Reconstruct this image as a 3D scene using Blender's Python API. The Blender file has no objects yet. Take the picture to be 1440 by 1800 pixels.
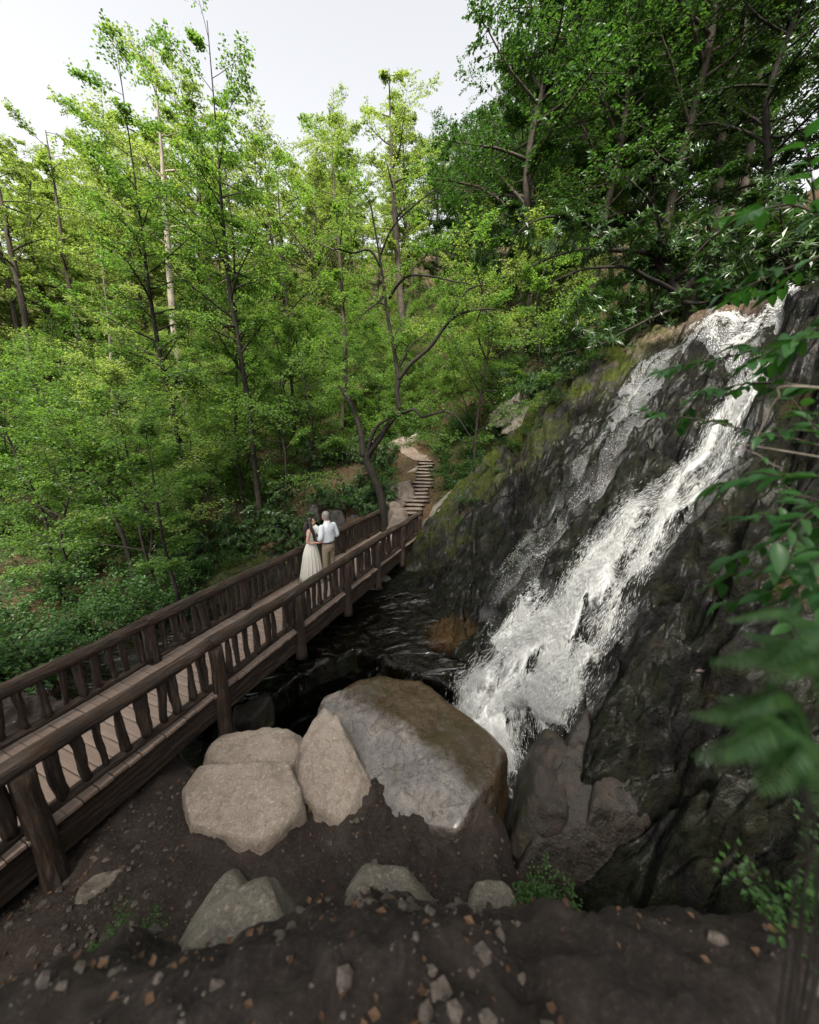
import bpy, bmesh, math, random
import numpy as np
from mathutils import Vector, Matrix, Quaternion
R_ = math.radians
SC = bpy.context.scene
COL = SC.collection

# ------------------------------------------------------------------ camera, sky, sun, exposure
CAM_Z = 3.70
FOC = 624.0                     # focal length in pixels of the 1440 wide frame
PITCH = math.atan(143.0 / FOC)
cam = bpy.data.cameras.new("camera"); camo = bpy.data.objects.new("camera", cam); COL.objects.link(camo)
cam.sensor_fit = 'HORIZONTAL'; cam.sensor_width = 36.0; cam.lens = 36.0 * FOC / 1440.0
cam.clip_start = 0.05; cam.clip_end = 800
camo.location = (0, 0, CAM_Z); camo.rotation_euler = (math.pi / 2 - PITCH, 0, 0)
cam.dof.use_dof = True; cam.dof.focus_distance = 9.0; cam.dof.aperture_fstop = 1.25
SC.camera = camo
SUN_EL, SUN_AZ = R_(58), R_(-168)          # azimuth from +Y, negative = left
sun_dir = Vector((math.sin(SUN_AZ) * math.cos(SUN_EL), math.cos(SUN_AZ) * math.cos(SUN_EL), math.sin(SUN_EL)))
W = bpy.data.worlds.new("World"); SC.world = W; W.use_nodes = True
wn = W.node_tree; bg = wn.nodes["Background"]
sky = wn.nodes.new("ShaderNodeTexSky"); sky.sky_type = 'NISHITA'; sky.sun_disc = False
sky.sun_elevation = SUN_EL; sky.sun_rotation = SUN_AZ; sky.air_density = 1.0; sky.dust_density = 1.5; sky.ozone_density = 1.0
hs = wn.nodes.new("ShaderNodeHueSaturation"); hs.inputs["Saturation"].default_value = 0.10      # thin white haze over the sky
wn.links.new(sky.outputs[0], hs.inputs["Color"]); wn.links.new(hs.outputs[0], bg.inputs[0]); bg.inputs[1].default_value = 0.15
sl = bpy.data.lights.new("sun", 'SUN'); sl.energy = 5.0; sl.angle = R_(14); sl.color = (1.0, 0.93, 0.82)
so = bpy.data.objects.new("sun", sl); COL.objects.link(so); so.rotation_euler = sun_dir.to_track_quat('Z', 'Y').to_euler()
so.location = (-10, 10, 40)
SC.view_settings.view_transform = 'Standard'; SC.view_settings.look = 'None'
SC.view_settings.exposure = 1.25; SC.view_settings.gamma = 1.0; SC.view_settings.use_curve_mapping = False
SC.render.engine = 'CYCLES'
SC.cycles.max_bounces = 8; SC.cycles.transparent_max_bounces = 12; SC.cycles.diffuse_bounces = 4
SC.cycles.glossy_bounces = 3; SC.cycles.transmission_bounces = 4
SC.cycles.caustics_reflective = False; SC.cycles.caustics_refractive = False
SC.cycles.sample_clamp_indirect = 4.0
SC.cycles.use_denoising = True

# ------------------------------------------------------------------ layout: points seen at a pixel of the 1440x1800 picture
CP, SP = math.cos(PITCH), math.sin(PITCH)
def ray(px, py):
    x, u = px - 720.0, 900.0 - py
    return Vector((x, FOC * CP + u * SP, -FOC * SP + u * CP))
def at_z(px, py, z):
    r = ray(px, py); return Vector((0, 0, CAM_Z)) + r * ((z - CAM_Z) / r.z)
def at_y(px, py, y):
    r = ray(px, py); return Vector((0, 0, CAM_Z)) + r * (y / r.y)
def at_slab(px, py, off=0.0):
    r = ray(px, py); t = (CAM_Z + 4.16 - off) / (.977 * r.x + .299 * r.y - r.z)
    return Vector((0, 0, CAM_Z)) + r * t
BS, BC = math.sin(R_(21.4)), math.cos(R_(21.4))
def BP(s, d, z): return Vector((s * BS - d * BC, s * BC + d * BS, z))     # bridge frame: along, left of camera, up
D_NEAR, D_FAR = 4.256, 5.737

# ------------------------------------------------------------------ numpy noise
def _h(ix, iy, iz, seed):
    v = (ix.astype(np.int64) * 374761393 + iy.astype(np.int64) * 668265263 + iz.astype(np.int64) * 2147483647 + seed * 1274126177) & 0x7fffffff
    v = ((v ^ (v >> 13)) * 1274126177) & 0x7fffffff
    v = ((v ^ (v >> 16)) * 668265263) & 0x7fffffff
    return ((v ^ (v >> 15)) & 0xffff) / 32767.5 - 1.0
def vnoise(x, y, z=None, seed=0):
    x = np.asarray(x, float); y = np.asarray(y, float)
    z = np.zeros_like(x) if z is None else np.asarray(z, float)
    x, y, z = np.broadcast_arrays(x, y, z)
    ix, iy, iz = np.floor(x), np.floor(y), np.floor(z)
    fx, fy, fz = x - ix, y - iy, z - iz
    fx, fy, fz = [f * f * f * (f * (f * 6 - 15) + 10) for f in (fx, fy, fz)]
    r = 0
    for a in (0, 1):
        for b in (0, 1):
            for c in (0, 1):
                w = (fx if a else 1 - fx) * (fy if b else 1 - fy) * (fz if c else 1 - fz)
                r = r + w * _h(ix + a, iy + b, iz + c, seed)
    return r
def fbm(x, y, z=None, o=4, seed=0, g=0.5):
    s, a, t = 0, 1.0, 0.0
    for i in range(o):
        k = 2.03 ** i
        s = s + a * vnoise(x * k + 17.3 * i, y * k - 9.1 * i, None if z is None else z * k + 4.7 * i, seed + i)
        t += a; a *= g
    return s / t * 1.5
def sstep(a, b, x):
    t = np.clip((x - a) / (b - a), 0, 1); return t * t * (3 - 2 * t)
def smax(a, b, k):
    h = np.clip(.5 + .5 * (a - b) / k, 0, 1); return b + (a - b) * h + k * h * (1 - h)
def smin(a, b, k): return -smax(-a, -b, k)

# ------------------------------------------------------------------ mesh helpers
def mesh_np(name, verts, faces, smooth=True):
    me = bpy.data.meshes.new(name)
    verts = np.asarray(verts, np.float32).reshape(-1, 3); faces = np.asarray(faces, np.int32)
    k = faces.shape[1]; n = len(faces)
    me.vertices.add(len(verts)); me.vertices.foreach_set("co", verts.ravel())
    me.loops.add(n * k); me.loops.foreach_set("vertex_index", faces.ravel())
    me.polygons.add(n); me.polygons.foreach_set("loop_start", np.arange(0, n * k, k, dtype=np.int32))
    me.polygons.foreach_set("use_smooth", np.full(n, smooth))
    me.update(calc_edges=True); me.validate()
    return me
def link(name, data, mat=None, parent=None):
    o = bpy.data.objects.new(name, data); COL.objects.link(o)
    if mat is not None and data is not None:
        data.materials.clear(); data.materials.append(mat)
    if parent is not None: o.parent = parent
    return o
def tag(o, label=None, cat=None, group=None, kind=None):
    if label: o["label"] = label
    if cat: o["category"] = cat
    if group: o["group"] = group
    if kind: o["kind"] = kind
    return o
def thing(name, label, cat, loc=(0, 0, 0), rotz=0.0, group=None):
    o = link(name, None); o.location = loc; o.rotation_euler = (0, 0, rotz); o.empty_display_size = .2
    return tag(o, label, cat, group)
def copy_tree(o, parent=None):
    c = o.copy(); COL.objects.link(c); c.parent = parent
    for ch in list(o.children): copy_tree(ch, c)
    return c
class Geo:
    """collects quads (tris repeat nothing: everything is quads here)"""
    def __init__(s): s.v, s.f, s.n = [], [], 0
    def add(s, v, f):
        v = np.asarray(v, float); s.v.append(v); s.f.append(np.asarray(f, int) + s.n); s.n += len(v)
    def tube(s, pts, rad, seg=6, cap=True, wob=0.0, rng=None, sq=(1, 1)):
        pts = np.asarray([tuple(p) for p in pts], float); rad = np.asarray(rad, float)
        k = len(pts); d = np.gradient(pts, axis=0); d /= np.linalg.norm(d, axis=1)[:, None] + 1e-9
        C_ = np.array([[0, 0, 1.0], [1.0, 0, 0], [0, 1.0, 0], [.6, .6, .53]]); up = C_[np.abs(d @ C_.T).max(0).argmin()]
        a = np.cross(d, up); a /= np.linalg.norm(a, axis=1)[:, None] + 1e-9; b = np.cross(a, d)
        th = np.arange(seg) * 2 * math.pi / seg
        rr = rad[:, None] * np.ones(seg)[None]
        if wob: rr = rr * (1 + wob * (rng.random((k, seg)) * 2 - 1))
        v = pts[:, None] + rr[..., None] * (np.cos(th)[None, :, None] * a[:, None] * sq[0] + np.sin(th)[None, :, None] * b[:, None] * sq[1])
        v = v.reshape(-1, 3)
        i = np.arange(k - 1)[:, None] * seg; j = np.arange(seg)[None]; j2 = (j + 1) % seg
        f = np.stack([i + j, i + j2, i + seg + j2, i + seg + j], -1).reshape(-1, 4)
        if cap:
            v = np.vstack([v, pts[0] - d[0] * rad[0] * .25, pts[-1] + d[-1] * rad[-1] * .25]); c0, c1 = k * seg, k * seg + 1
            jj = np.arange(seg); e = (k - 1) * seg
            f0 = np.stack([np.full(seg, c0), (jj + 1) % seg, jj, jj], -1); f1 = np.stack([np.full(seg, c1), e + jj, e + (jj + 1) % seg, e + (jj + 1) % seg], -1)
            s.tri = True
            f = np.vstack([f, f0, f1])
        s.add(v, f)
    def ellipsoid(s, c, r, nu=12, nv=8):
        th = np.linspace(0, math.pi, nv + 1)[:, None]; ph = np.arange(nu)[None] * 2 * math.pi / nu
        v = np.stack([np.sin(th) * np.cos(ph) * r[0] + c[0], np.sin(th) * np.sin(ph) * r[1] + c[1], np.cos(th) * np.ones_like(ph) * r[2] + c[2]], -1).reshape(-1, 3)
        i = np.arange(nv)[:, None] * nu; j = np.arange(nu)[None]; j2 = (j + 1) % nu
        s.add(v, np.stack([i + j, i + nu + j, i + nu + j2, i + j2], -1).reshape(-1, 4))
    def mesh(s, name, smooth=True):
        me = bpy.data.meshes.new(name)
        v = np.vstack(s.v); f = np.vstack(s.f)
        tri = f[:, 2] == f[:, 3]
        polys_q, polys_t = f[~tri], f[tri][:, :3]
        n = len(polys_q) + len(polys_t)
        loops = np.concatenate([polys_q.ravel(), polys_t.ravel()]).astype(np.int32)
        starts = np.concatenate([np.arange(len(polys_q)) * 4, len(polys_q) * 4 + np.arange(len(polys_t)) * 3]).astype(np.int32)
        me.vertices.add(len(v)); me.vertices.foreach_set("co", v.astype(np.float32).ravel())
        me.loops.add(len(loops)); me.loops.foreach_set("vertex_index", loops)
        me.polygons.add(n); me.polygons.foreach_set("loop_start", starts); me.polygons.foreach_set("use_smooth", np.full(n, smooth))
        me.update(calc_edges=True); me.validate()
        return me
def grid_faces(nx, ny):
    i = np.arange(ny - 1)[:, None] * nx; j = np.arange(nx - 1)[None]
    return np.stack([i + j, i + j + 1, i + nx + j + 1, i + nx + j], -1).reshape(-1, 4)
def spline(pts, n):
    pts = np.asarray([tuple(p) for p in pts], float); k = len(pts)
    if k == 2:
        t = np.linspace(0, 1, n)[:, None]; return pts[0] * (1 - t) + pts[1] * t
    P = np.vstack([2 * pts[0] - pts[1], pts, 2 * pts[-1] - pts[-2]])
    u = np.linspace(0, k - 1 - 1e-9, n); i = u.astype(int); t = (u - i)[:, None]
    a, b, c, d = P[i], P[i + 1], P[i + 2], P[i + 3]
    return .5 * (2 * b + (c - a) * t + (2 * a - 5 * b + 4 * c - d) * t ** 2 + (3 * b - a - 3 * c + d) * t ** 3)

# ------------------------------------------------------------------ materials
class NT:
    def __init__(s, name):
        s.m = bpy.data.materials.new(name); s.m.use_nodes = True; s.t = s.m.node_tree; s.t.nodes.clear()
        s.out = s.t.nodes.new("ShaderNodeOutputMaterial")
    def n(s, typ, **kw):
        nd = s.t.nodes.new(typ)
        for k, v in kw.items(): setattr(nd, k, v)
        return nd
    def l(s, a, b): s.t.links.new(a, b)
    def set(s, sock, v):
        if isinstance(v, bpy.types.NodeSocket): s.l(v, sock)
        else: sock.default_value = v
    def coord(s, kind="Object", scale=(1, 1, 1), rot=(0, 0, 0)):
        c = s.n("ShaderNodeTexCoord"); mp = s.n("ShaderNodeMapping"); mp.inputs["Scale"].default_value = scale; mp.inputs["Rotation"].default_value = rot
        s.l(c.outputs[kind], mp.inputs[0]); return mp.outputs[0]
    def noise(s, vec, scale, detail=5, rough=.55, dist=0.0):
        nd = s.n("ShaderNodeTexNoise"); s.l(vec, nd.inputs["Vector"]); nd.inputs["Scale"].default_value = scale
        nd.inputs["Detail"].default_value = detail; nd.inputs["Roughness"].default_value = rough; nd.inputs["Distortion"].default_value = dist
        return nd.outputs[0]
    def ramp(s, fac, stops, interp='LINEAR'):
        nd = s.n("ShaderNodeValToRGB"); nd.color_ramp.interpolation = interp
        e = nd.color_ramp.elements
        while len(e) < len(stops): e.new(.5)
        for el, (p, c) in zip(e, stops):
            el.position = p; el.color = (*c, 1) if not isinstance(c, (int, float)) else (c, c, c, 1)
        s.set(nd.inputs[0], fac); return nd.outputs[0]
    def mix(s, fac, a, b, mode='MIX'):
        nd = s.n("ShaderNodeMix", data_type='RGBA', blend_type=mode); s.set(nd.inputs[0], fac)
        for sock, v in ((nd.inputs[6], a), (nd.inputs[7], b)):
            s.set(sock, (*v, 1) if isinstance(v, tuple) and len(v) == 3 else v)
        return nd.outputs[2]
    def math(s, op, a, b=0.0, clamp=False):
        nd = s.n("ShaderNodeMath", operation=op, use_clamp=clamp); s.set(nd.inputs[0], a); s.set(nd.inputs[1], b); return nd.outputs[0]
    def bump(s, h, strength=.5, dist=.02, normal=None):
        nd = s.n("ShaderNodeBump"); nd.inputs["Strength"].default_value = strength; nd.inputs["Distance"].default_value = dist
        s.l(h, nd.inputs["Height"])
        if normal is not None: s.l(normal, nd.inputs["Normal"])
        return nd.outputs[0]
    def principled(s, color, rough=.6, spec=.5, normal=None, **kw):
        p = s.n("ShaderNodeBsdfPrincipled"); s.set(p.inputs["Base Color"], (*color, 1) if isinstance(color, tuple) else color)
        s.set(p.inputs["Roughness"], rough); s.set(p.inputs["Specular IOR Level"], spec)
        if normal is not None: s.l(normal, p.inputs["Normal"])
        for k, v in kw.items(): s.set(p.inputs[k], v)
        return p.outputs[0]
    def mixsh(s, fac, a, b):
        nd = s.n("ShaderNodeMixShader"); s.set(nd.inputs[0], fac); s.l(a, nd.inputs[1]); s.l(b, nd.inputs[2]); return nd.outputs[0]
    def done(s, sh): s.l(sh, s.out.inputs[0]); return s.m
def sep(t, vec):
    nd = t.n("ShaderNodeSeparateXYZ"); t.l(vec, nd.inputs[0]); return nd.outputs

def m_leaf(name, c0, c1, c2, trans=.45, rough=.45, tboost=1.6):
    t = NT(name); g = t.n("ShaderNodeNewGeometry"); oi = t.n("ShaderNodeObjectInfo")
    f = t.math('ADD', t.math('MULTIPLY', g.outputs["Random Per Island"], .75), t.math('MULTIPLY', oi.outputs["Random"], .25))
    col = t.ramp(f, [(0, c0), (.5, c1), (1, c2)])
    p = t.principled(col, rough, .35)
    tr = t.n("ShaderNodeBsdfTranslucent"); tc = t.mix(1.0, col, (tboost * 1.0, tboost, tboost * .5), 'MULTIPLY'); t.l(tc, tr.inputs[0])
    return t.done(t.mixsh(trans, p, tr.outputs[0]))
def m_bark(name, dark, light, sc=1.0, moss=0.0):
    t = NT(name); v = t.coord("Object", (9 * sc, 9 * sc, 1.6 * sc)); n1 = t.noise(v, 2.2, 6, .65, .4)
    v2 = t.coord("Object"); n2 = t.noise(v2, 1.1, 3)
    c = t.ramp(n1, [(.3, dark), (.7, light)]); c = t.mix(t.ramp(n2, [(.45, 0), (.65, .6)]), c, tuple(x * .6 for x in dark))
    if moss: c = t.mix(t.ramp(t.noise(v2, 2.3, 4), [(.55, 0), (.7, moss)]), c, (.03, .045, .012))
    return t.done(t.principled(c, .85, .25, t.bump(n1, .8, .03)))
M = {}
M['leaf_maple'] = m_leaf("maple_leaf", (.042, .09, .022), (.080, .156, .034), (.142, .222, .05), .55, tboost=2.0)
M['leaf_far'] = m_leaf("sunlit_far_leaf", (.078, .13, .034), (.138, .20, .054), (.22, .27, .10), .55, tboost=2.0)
M['leaf_shrub'] = m_leaf("shrub_leaf", (.018, .052, .012), (.036, .09, .020), (.068, .14, .03), .4)
M['leaf_dark'] = m_leaf("evergreen_leaf", (.014, .035, .010), (.025, .06, .014), (.05, .10, .018), .22, .35)
M['leaf_near'] = m_leaf("broad_leaf", (.012, .05, .014), (.022, .08, .018), (.045, .12, .02), .35, .4)
M['leaf_fern'] = m_leaf("fern_leaf", (.014, .045, .016), (.03, .085, .022), (.09, .15, .03), .35, .5)
M['bark'] = m_bark("dark_bark", (.010, .008, .006), (.042, .034, .028), 1, .4)
M['bark_mid'] = m_bark("brown_bark", (.03, .023, .017), (.11, .09, .07), 1, .4)
M['bark_pale'] = m_bark("pale_bark", (.16, .13, .10), (.42, .37, .30), 1.0)
# ------------------------------------------------------------------ rock surfaces
def strata(v, w, per, amp, seed, sharp=.18):
    """ledges: a sawtooth whose edges wander"""
    t = v / per + fbm(w * .35, v * .25, o=3, seed=seed) * 1.1
    f = t - np.floor(t); k = vnoise(np.floor(t) * 3.7, w * .25, seed=seed + 5) * .5 + .6
    return amp * k * (np.where(f < 1 - sharp, f / (1 - sharp), (1 - f) / sharp) - .5)
def cells(a, b, sa, sb, seed, tilt):
    """broken blocks: every Voronoi cell is its own tilted facet"""
    x, y = a / sa, b / sb; ix, iy = np.floor(x), np.floor(y); best = np.full(np.shape(x), 99.0); h = np.zeros(np.shape(x)); d2 = best.copy()
    z0 = np.zeros(np.shape(x))
    for i in (-1, 0, 1):
        for j in (-1, 0, 1):
            cx, cy = ix + i, iy + j; px = cx + .5 + .45 * _h(cx, cy, z0, seed); py = cy + .5 + .45 * _h(cx, cy, z0, seed + 1)
            d = (x - px) ** 2 + (y - py) ** 2; v = _h(cx, cy, z0, seed + 2) + tilt * ((x - px) * _h(cx, cy, z0, seed + 3) + (y - py) * _h(cx, cy, z0, seed + 4))
            m = d < best; d2 = np.where(m, best, np.minimum(d2, d)); h = np.where(m, v, h); best = np.where(m, d, best)
    return h, np.sqrt(d2) - np.sqrt(best)
CREV = [[(995, 660), (930, 760), (880, 850), (850, 930)], [(1040, 705), (985, 770), (935, 860), (905, 925)], [(1120, 690), (1060, 800), (1000, 850), (960, 905)],
        [(1180, 1012), (1260, 985), (1330, 965), (1400, 955)], [(1200, 790), (1130, 800), (1080, 850)], [(845, 905), (800, 925), (760, 965)]]
def slab_z(x, y):
    b0 = -4.16 + .977 * x + .299 * y
    a = .956 * x + .293 * y; b = -.293 * x + .956 * y
    left = sstep(7.5, 10.5, y)                                   # the drier, blockier end by the steps
    z = b0 + .30 * fbm(a * .22, b * .55, o=3, seed=3) + .10 * fbm(a * .7, b * 1.6, o=4, seed=9)
    z = z + strata(b, a, 1.35, .50 + .15 * left, 21, .10) + strata(b + .25 * a, a, .44, .20, 31, .12)
    z = z + strata(a * .9 + b * .35, b, 1.7, .22, 41, .12) * (.45 + .6 * sstep(6.5, 3.5, y))
    z = z + .05 * fbm(a * 1.6, b * 6.0, o=4, seed=14) + .035 * fbm(a * 5, b * 8, o=3, seed=15)
    wa, wb = a + .25 * fbm(a * .8, b * .8, o=3, seed=16), b + .12 * fbm(a * 1.1, b * 1.1, o=3, seed=17)
    h1, e1 = cells(wa, wb, 2.1, .75, 101, 1.1); h2, e2 = cells(wa + .3 * wb, wb, .7, .26, 111, 1.3); h3, e3 = cells(wa, wb - .2 * wa, .22, .10, 121, 1.2)
    k1 = .35 + .65 * sstep(-.25, .35, fbm(a * .35, b * .5, o=2, seed=18))
    z = z + .38 * k1 * h1 + .17 * (.3 + k1) * h2 + .05 * h3 - .14 * k1 * np.exp(-(e1 / .05) ** 2) - .035 * np.exp(-(e2 / .06) ** 2)
    z = smin(z, 6.75 + .16 * (x - 8) + .25 * fbm(x * .6, y * .6, o=4, seed=5), .35)
    for i, c in enumerate(CREV):                                  # open cracks
        P = np.array([tuple(at_slab(*q)) for q in c])[:, :2]
        dd = np.full(np.shape(x), 9.0)
        for p, q in zip(P[:-1], P[1:]):
            e = q - p; t = np.clip(((x - p[0]) * e[0] + (y - p[1]) * e[1]) / (e @ e), 0, 1)
            dd = np.minimum(dd, np.hypot(x - p[0] - t * e[0], y - p[1] - t * e[1]))
        dd = dd + .05 * fbm(x * 3, y * 3, o=2, seed=70 + i)
        z = z - .42 * np.exp(-(dd / .09) ** 2) + .10 * np.exp(-((dd - .3) / .22) ** 2)
    return z
LEDGE = np.array([tuple(at_z(px, py, -1.1)) for px, py in ((395, 1262), (470, 1232), (560, 1175), (620, 1150), (700, 1190), (800, 1235))])[:, :2]
def bed_z(x, y):
    z = -1.02 + .05 * np.clip(x, -9, 2) - .05 * np.clip(y - 6, -4, 0) + .10 * fbm(x * .5, y * .8, o=4, seed=50) + .03 * fbm(x * 2.5 + y, y * 5, o=3, seed=51)
    u = x * .86 - y * .5
    z = z + strata(x * .55 + y * .83, u, .8, .14, 53) + strata(x * .6 + y * .8, u, .23, .045, 55)
    z = z + .09 * np.clip(y - 8, 0, 5)
    yl = np.interp(x, LEDGE[:, 0], LEDGE[:, 1]) + .12 * fbm(x * 2.2, y * 0 + 3, o=3, seed=57)
    return z - 1.1 * sstep(.10, -.16, y - yl)                      # the slab breaks off into a dark pit towards the camera
def rock_z(x, y): return smax(slab_z(x, y), bed_z(x, y), .25)

rz_guess = -1.0
def m_slab():
    t = NT("wet_black_rock"); o = t.coord("Object"); X = sep(t, o)
    # frame turned so that the first axis runs down the slab
    fl = t.coord("Object", (1, 1, 1), (0, 0, -R_(17)))
    mp = t.n("ShaderNodeMapping"); mp.inputs["Scale"].default_value = (.9, 5.0, 2.0); t.l(fl, mp.inputs[0])
    n1 = t.noise(mp.outputs[0], 1.6, 8, .62, .3); n2 = t.noise(o, .55, 5); n3 = t.noise(o, 7, 8, .65); n4 = t.noise(o, 38, 4, .7)
    c = t.ramp(n1, [(.28, (.002, .002, .002)), (.5, (.006, .0056, .0052)), (.64, (.013, .0115, .0105)), (.82, (.034, .028, .025))])
    c = t.mix(t.ramp(n3, [(.4, 0), (.7, .45)]), c, (.010, .011, .011))
    rust = t.ramp(t.noise(o, .9, 6, .6, .5), [(.6, 0), (.72, .5)]); c = t.mix(rust, c, (.045, .026, .012))
    pc = at_z(795, 1122, -1.0); dn = t.n("ShaderNodeVectorMath", operation='DISTANCE'); t.l(o, dn.inputs[0]); dn.inputs[1].default_value = (pc.x, pc.y, rz_guess)
    c = t.mix(t.ramp(t.math('ADD', dn.outputs["Value"], t.math('MULTIPLY', t.math('SUBTRACT', n3, .5), .5)), [(.40, .75), (.75, 0)]), c, t.ramp(n3, [(.3, (.035, .019, .008)), (.7, (.105, .060, .025))]))   # ochre stone under the shallow water
    # drier grey stone and moss towards the steps (far end)
    dry = t.ramp(t.math('ADD', X[1], t.math('MULTIPLY', t.math('SUBTRACT', n2, .5), 6.0)), [(0, 0), (1, 1)])
    mr = t.n("ShaderNodeMapRange"); t.l(t.math('ADD', X[1], t.math('MULTIPLY', t.math('SUBTRACT', n2, .5), 7.0)), mr.inputs[0])
    mr.inputs[1].default_value = 10.2; mr.inputs[2].default_value = 12.8
    dryf = mr.outputs[0]
    c = t.mix(t.math('MULTIPLY', dryf, .75), c, t.ramp(n1, [(.3, (.015, .014, .012)), (.55, (.055, .05, .042)), (.75, (.13, .115, .095))]))
    # tan stone at the lip of the fall
    mt = t.n("ShaderNodeMapRange"); t.l(t.math('ADD', X[2], t.math('MULTIPLY', t.math('SUBTRACT', n2, .5), 2.5)), mt.inputs[0])
    mt.inputs[1].default_value = 5.9; mt.inputs[2].default_value = 6.6
    my = t.n("ShaderNodeMapRange"); t.l(X[1], my.inputs[0]); my.inputs[1].default_value = 9.3; my.inputs[2].default_value = 10.2
    tan = t.math('MULTIPLY', mt.outputs[0], my.outputs[0])
    c = t.mix(tan, c, t.ramp(n3, [(.3, (.045, .032, .024)), (.6, (.13, .095, .072)), (.8, (.20, .155, .12))]))
    mossm = t.math('MULTIPLY', t.ramp(t.noise(o, 1.3, 6, .6, .4), [(.42, 0), (.54, 1)]), t.math('ADD', t.math('MULTIPLY', dryf, 1.0), .10), True)
    c = t.mix(mossm, c, t.ramp(n3, [(.3, (.012, .020, .004)), (.6, (.045, .055, .010)), (.8, (.10, .10, .015))]))
    rg = t.ramp(n3, [(.36, .10), (.47, .28), (.60, .75)]); rg = t.mix(t.math('MAXIMUM', mossm, t.math('MAXIMUM', t.math('MULTIPLY', dryf, .7), tan)), rg, (.8, .8, .8))
    b = t.bump(n1, .9, .12); b = t.bump(n3, .9, .06, b); b = t.bump(n4, .6, .016, b)
    wetm = t.math('MULTIPLY', t.ramp(t.noise(mp.outputs[0], .8, 4, .55, .4), [(.44, 0), (.56, 1)]), t.math('SUBTRACT', 1.0, t.math('MAXIMUM', mossm, t.math('MULTIPLY', dryf, .8)), True))
    return t.done(t.principled(c, rg, .05, b, **{"Coat Weight": t.math("MULTIPLY", wetm, .20), "Coat Roughness": .11, "Coat Normal": t.bump(n3, .5, .03, t.bump(n1, .6, .06))}))
def m_stone(name, cols, rough=(.75, .95), sc=1.0, stain=None, wet=None, crack=.6, moss=0, zone=None):
    t = NT(name); o = t.coord("Object"); n1 = t.noise(o, 2.2 * sc, 7, .6, .3); n2 = t.noise(o, 14 * sc, 6, .65); n3 = t.noise(o, 60 * sc, 3, .7)
    c = t.ramp(n1, [(.25, cols[0]), (.5, cols[1]), (.75, cols[2])])
    c = t.mix(t.ramp(n2, [(.30, .4), (.5, 0)]), c, tuple(x * .6 for x in cols[0]))
    if zone:                                                       # a paler side of the stone
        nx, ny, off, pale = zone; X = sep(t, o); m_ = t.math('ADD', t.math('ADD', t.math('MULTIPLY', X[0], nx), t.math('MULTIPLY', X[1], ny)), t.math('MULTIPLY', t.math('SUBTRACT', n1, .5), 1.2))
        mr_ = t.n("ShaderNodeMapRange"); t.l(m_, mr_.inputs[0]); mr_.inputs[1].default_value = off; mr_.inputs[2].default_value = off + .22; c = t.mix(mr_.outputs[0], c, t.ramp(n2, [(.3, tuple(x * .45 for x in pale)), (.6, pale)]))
    if stain: c = t.mix(t.ramp(t.noise(o, 1.4 * sc, 6, .6, .6), [(.52, 0), (.66, .9)]), c, stain)
    vo = t.n("ShaderNodeTexVoronoi", feature='DISTANCE_TO_EDGE'); vo.inputs["Scale"].default_value = 2.3 * sc
    dv = t.n("ShaderNodeVectorMath", operation='ADD'); t.l(o, dv.inputs[0])
    nz = t.n("ShaderNodeTexNoise"); nz.inputs["Scale"].default_value = 3 * sc; nz.inputs["Detail"].default_value = 5; t.l(o, nz.inputs["Vector"])
    t.l(nz.outputs[1], dv.inputs[1]); t.l(dv.outputs[0], vo.inputs["Vector"])
    ck = t.ramp(vo.outputs[0], [(0, 0), (.025, 1)])
    c = t.mix(t.math('MULTIPLY', t.math('SUBTRACT', 1.0, ck), crack), c, tuple(x * .25 for x in cols[0]))
    sp_ = t.noise(o, 85 * sc, 2, .5); c = t.mix(t.ramp(sp_, [(.60, 0), (.68, .75)]), c, tuple(x * .3 for x in cols[0])); c = t.mix(t.ramp(t.noise(o, 30 * sc, 3, .6), [(.56, 0), (.70, .55)]), c, tuple(min(1, x * 1.45) for x in cols[2]))
    if moss: c = t.mix(t.ramp(t.noise(o, 2.6, 5), [(.52, 0), (.62, moss)]), c, (.04, .055, .012))
    rg = t.ramp(n1, [(.3, rough[0]), (.7, rough[1])])
    if wet:
        wm = t.ramp(t.noise(o, wet[0], 4, .5, .8), [(.44, 0), (.56, 1)])
        rg = t.mix(wm, rg, (wet[1],) * 3); c = t.mix(t.math('MULTIPLY', wm, .45), c, tuple(x * .5 for x in cols[0]))
    b = t.bump(ck, .5 * crack, .02); b = t.bump(n1, .6, .08, b); b = t.bump(n2, .8, .03, b); b = t.bump(n3, .6, .008, b)
    kw = {"Coat Weight": t.math('MULTIPLY', wm, .9), "Coat Roughness": .12, "Coat Normal": t.bump(n1, .5, .05)} if wet else {}
    return t.done(t.principled(c, rg, .5, b, **kw))
M['slab'] = m_slab()
M['dry_rock'] = m_stone("pale_dry_rock", ((.215, .165, .13), (.31, .25, .205), (.38, .32, .265)), sc=.9, crack=.3, stain=(.17, .13, .105))
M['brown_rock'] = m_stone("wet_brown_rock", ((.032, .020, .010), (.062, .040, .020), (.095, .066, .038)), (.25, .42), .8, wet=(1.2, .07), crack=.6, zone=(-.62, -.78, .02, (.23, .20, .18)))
M['dark_rock'] = m_stone("dark_wet_rock", ((.007, .006, .005), (.018, .013, .010), (.055, .034, .022)), (.4, .75), 2.2, crack=.5, moss=.35)
M['fang_rock'] = m_stone("brown_fang_rock", ((.006, .005, .004), (.016, .012, .009), (.05, .036, .027)), (.3, .6), 2.0, crack=.6)
M['grey_rock'] = m_stone("grey_rock", ((.07, .06, .05), (.15, .13, .105), (.24, .20, .165)), crack=.4, moss=.6)
M['step_rock'] = m_stone("step_stone", ((.085, .065, .052), (.155, .122, .10), (.24, .195, .165)), crack=.4)
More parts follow.
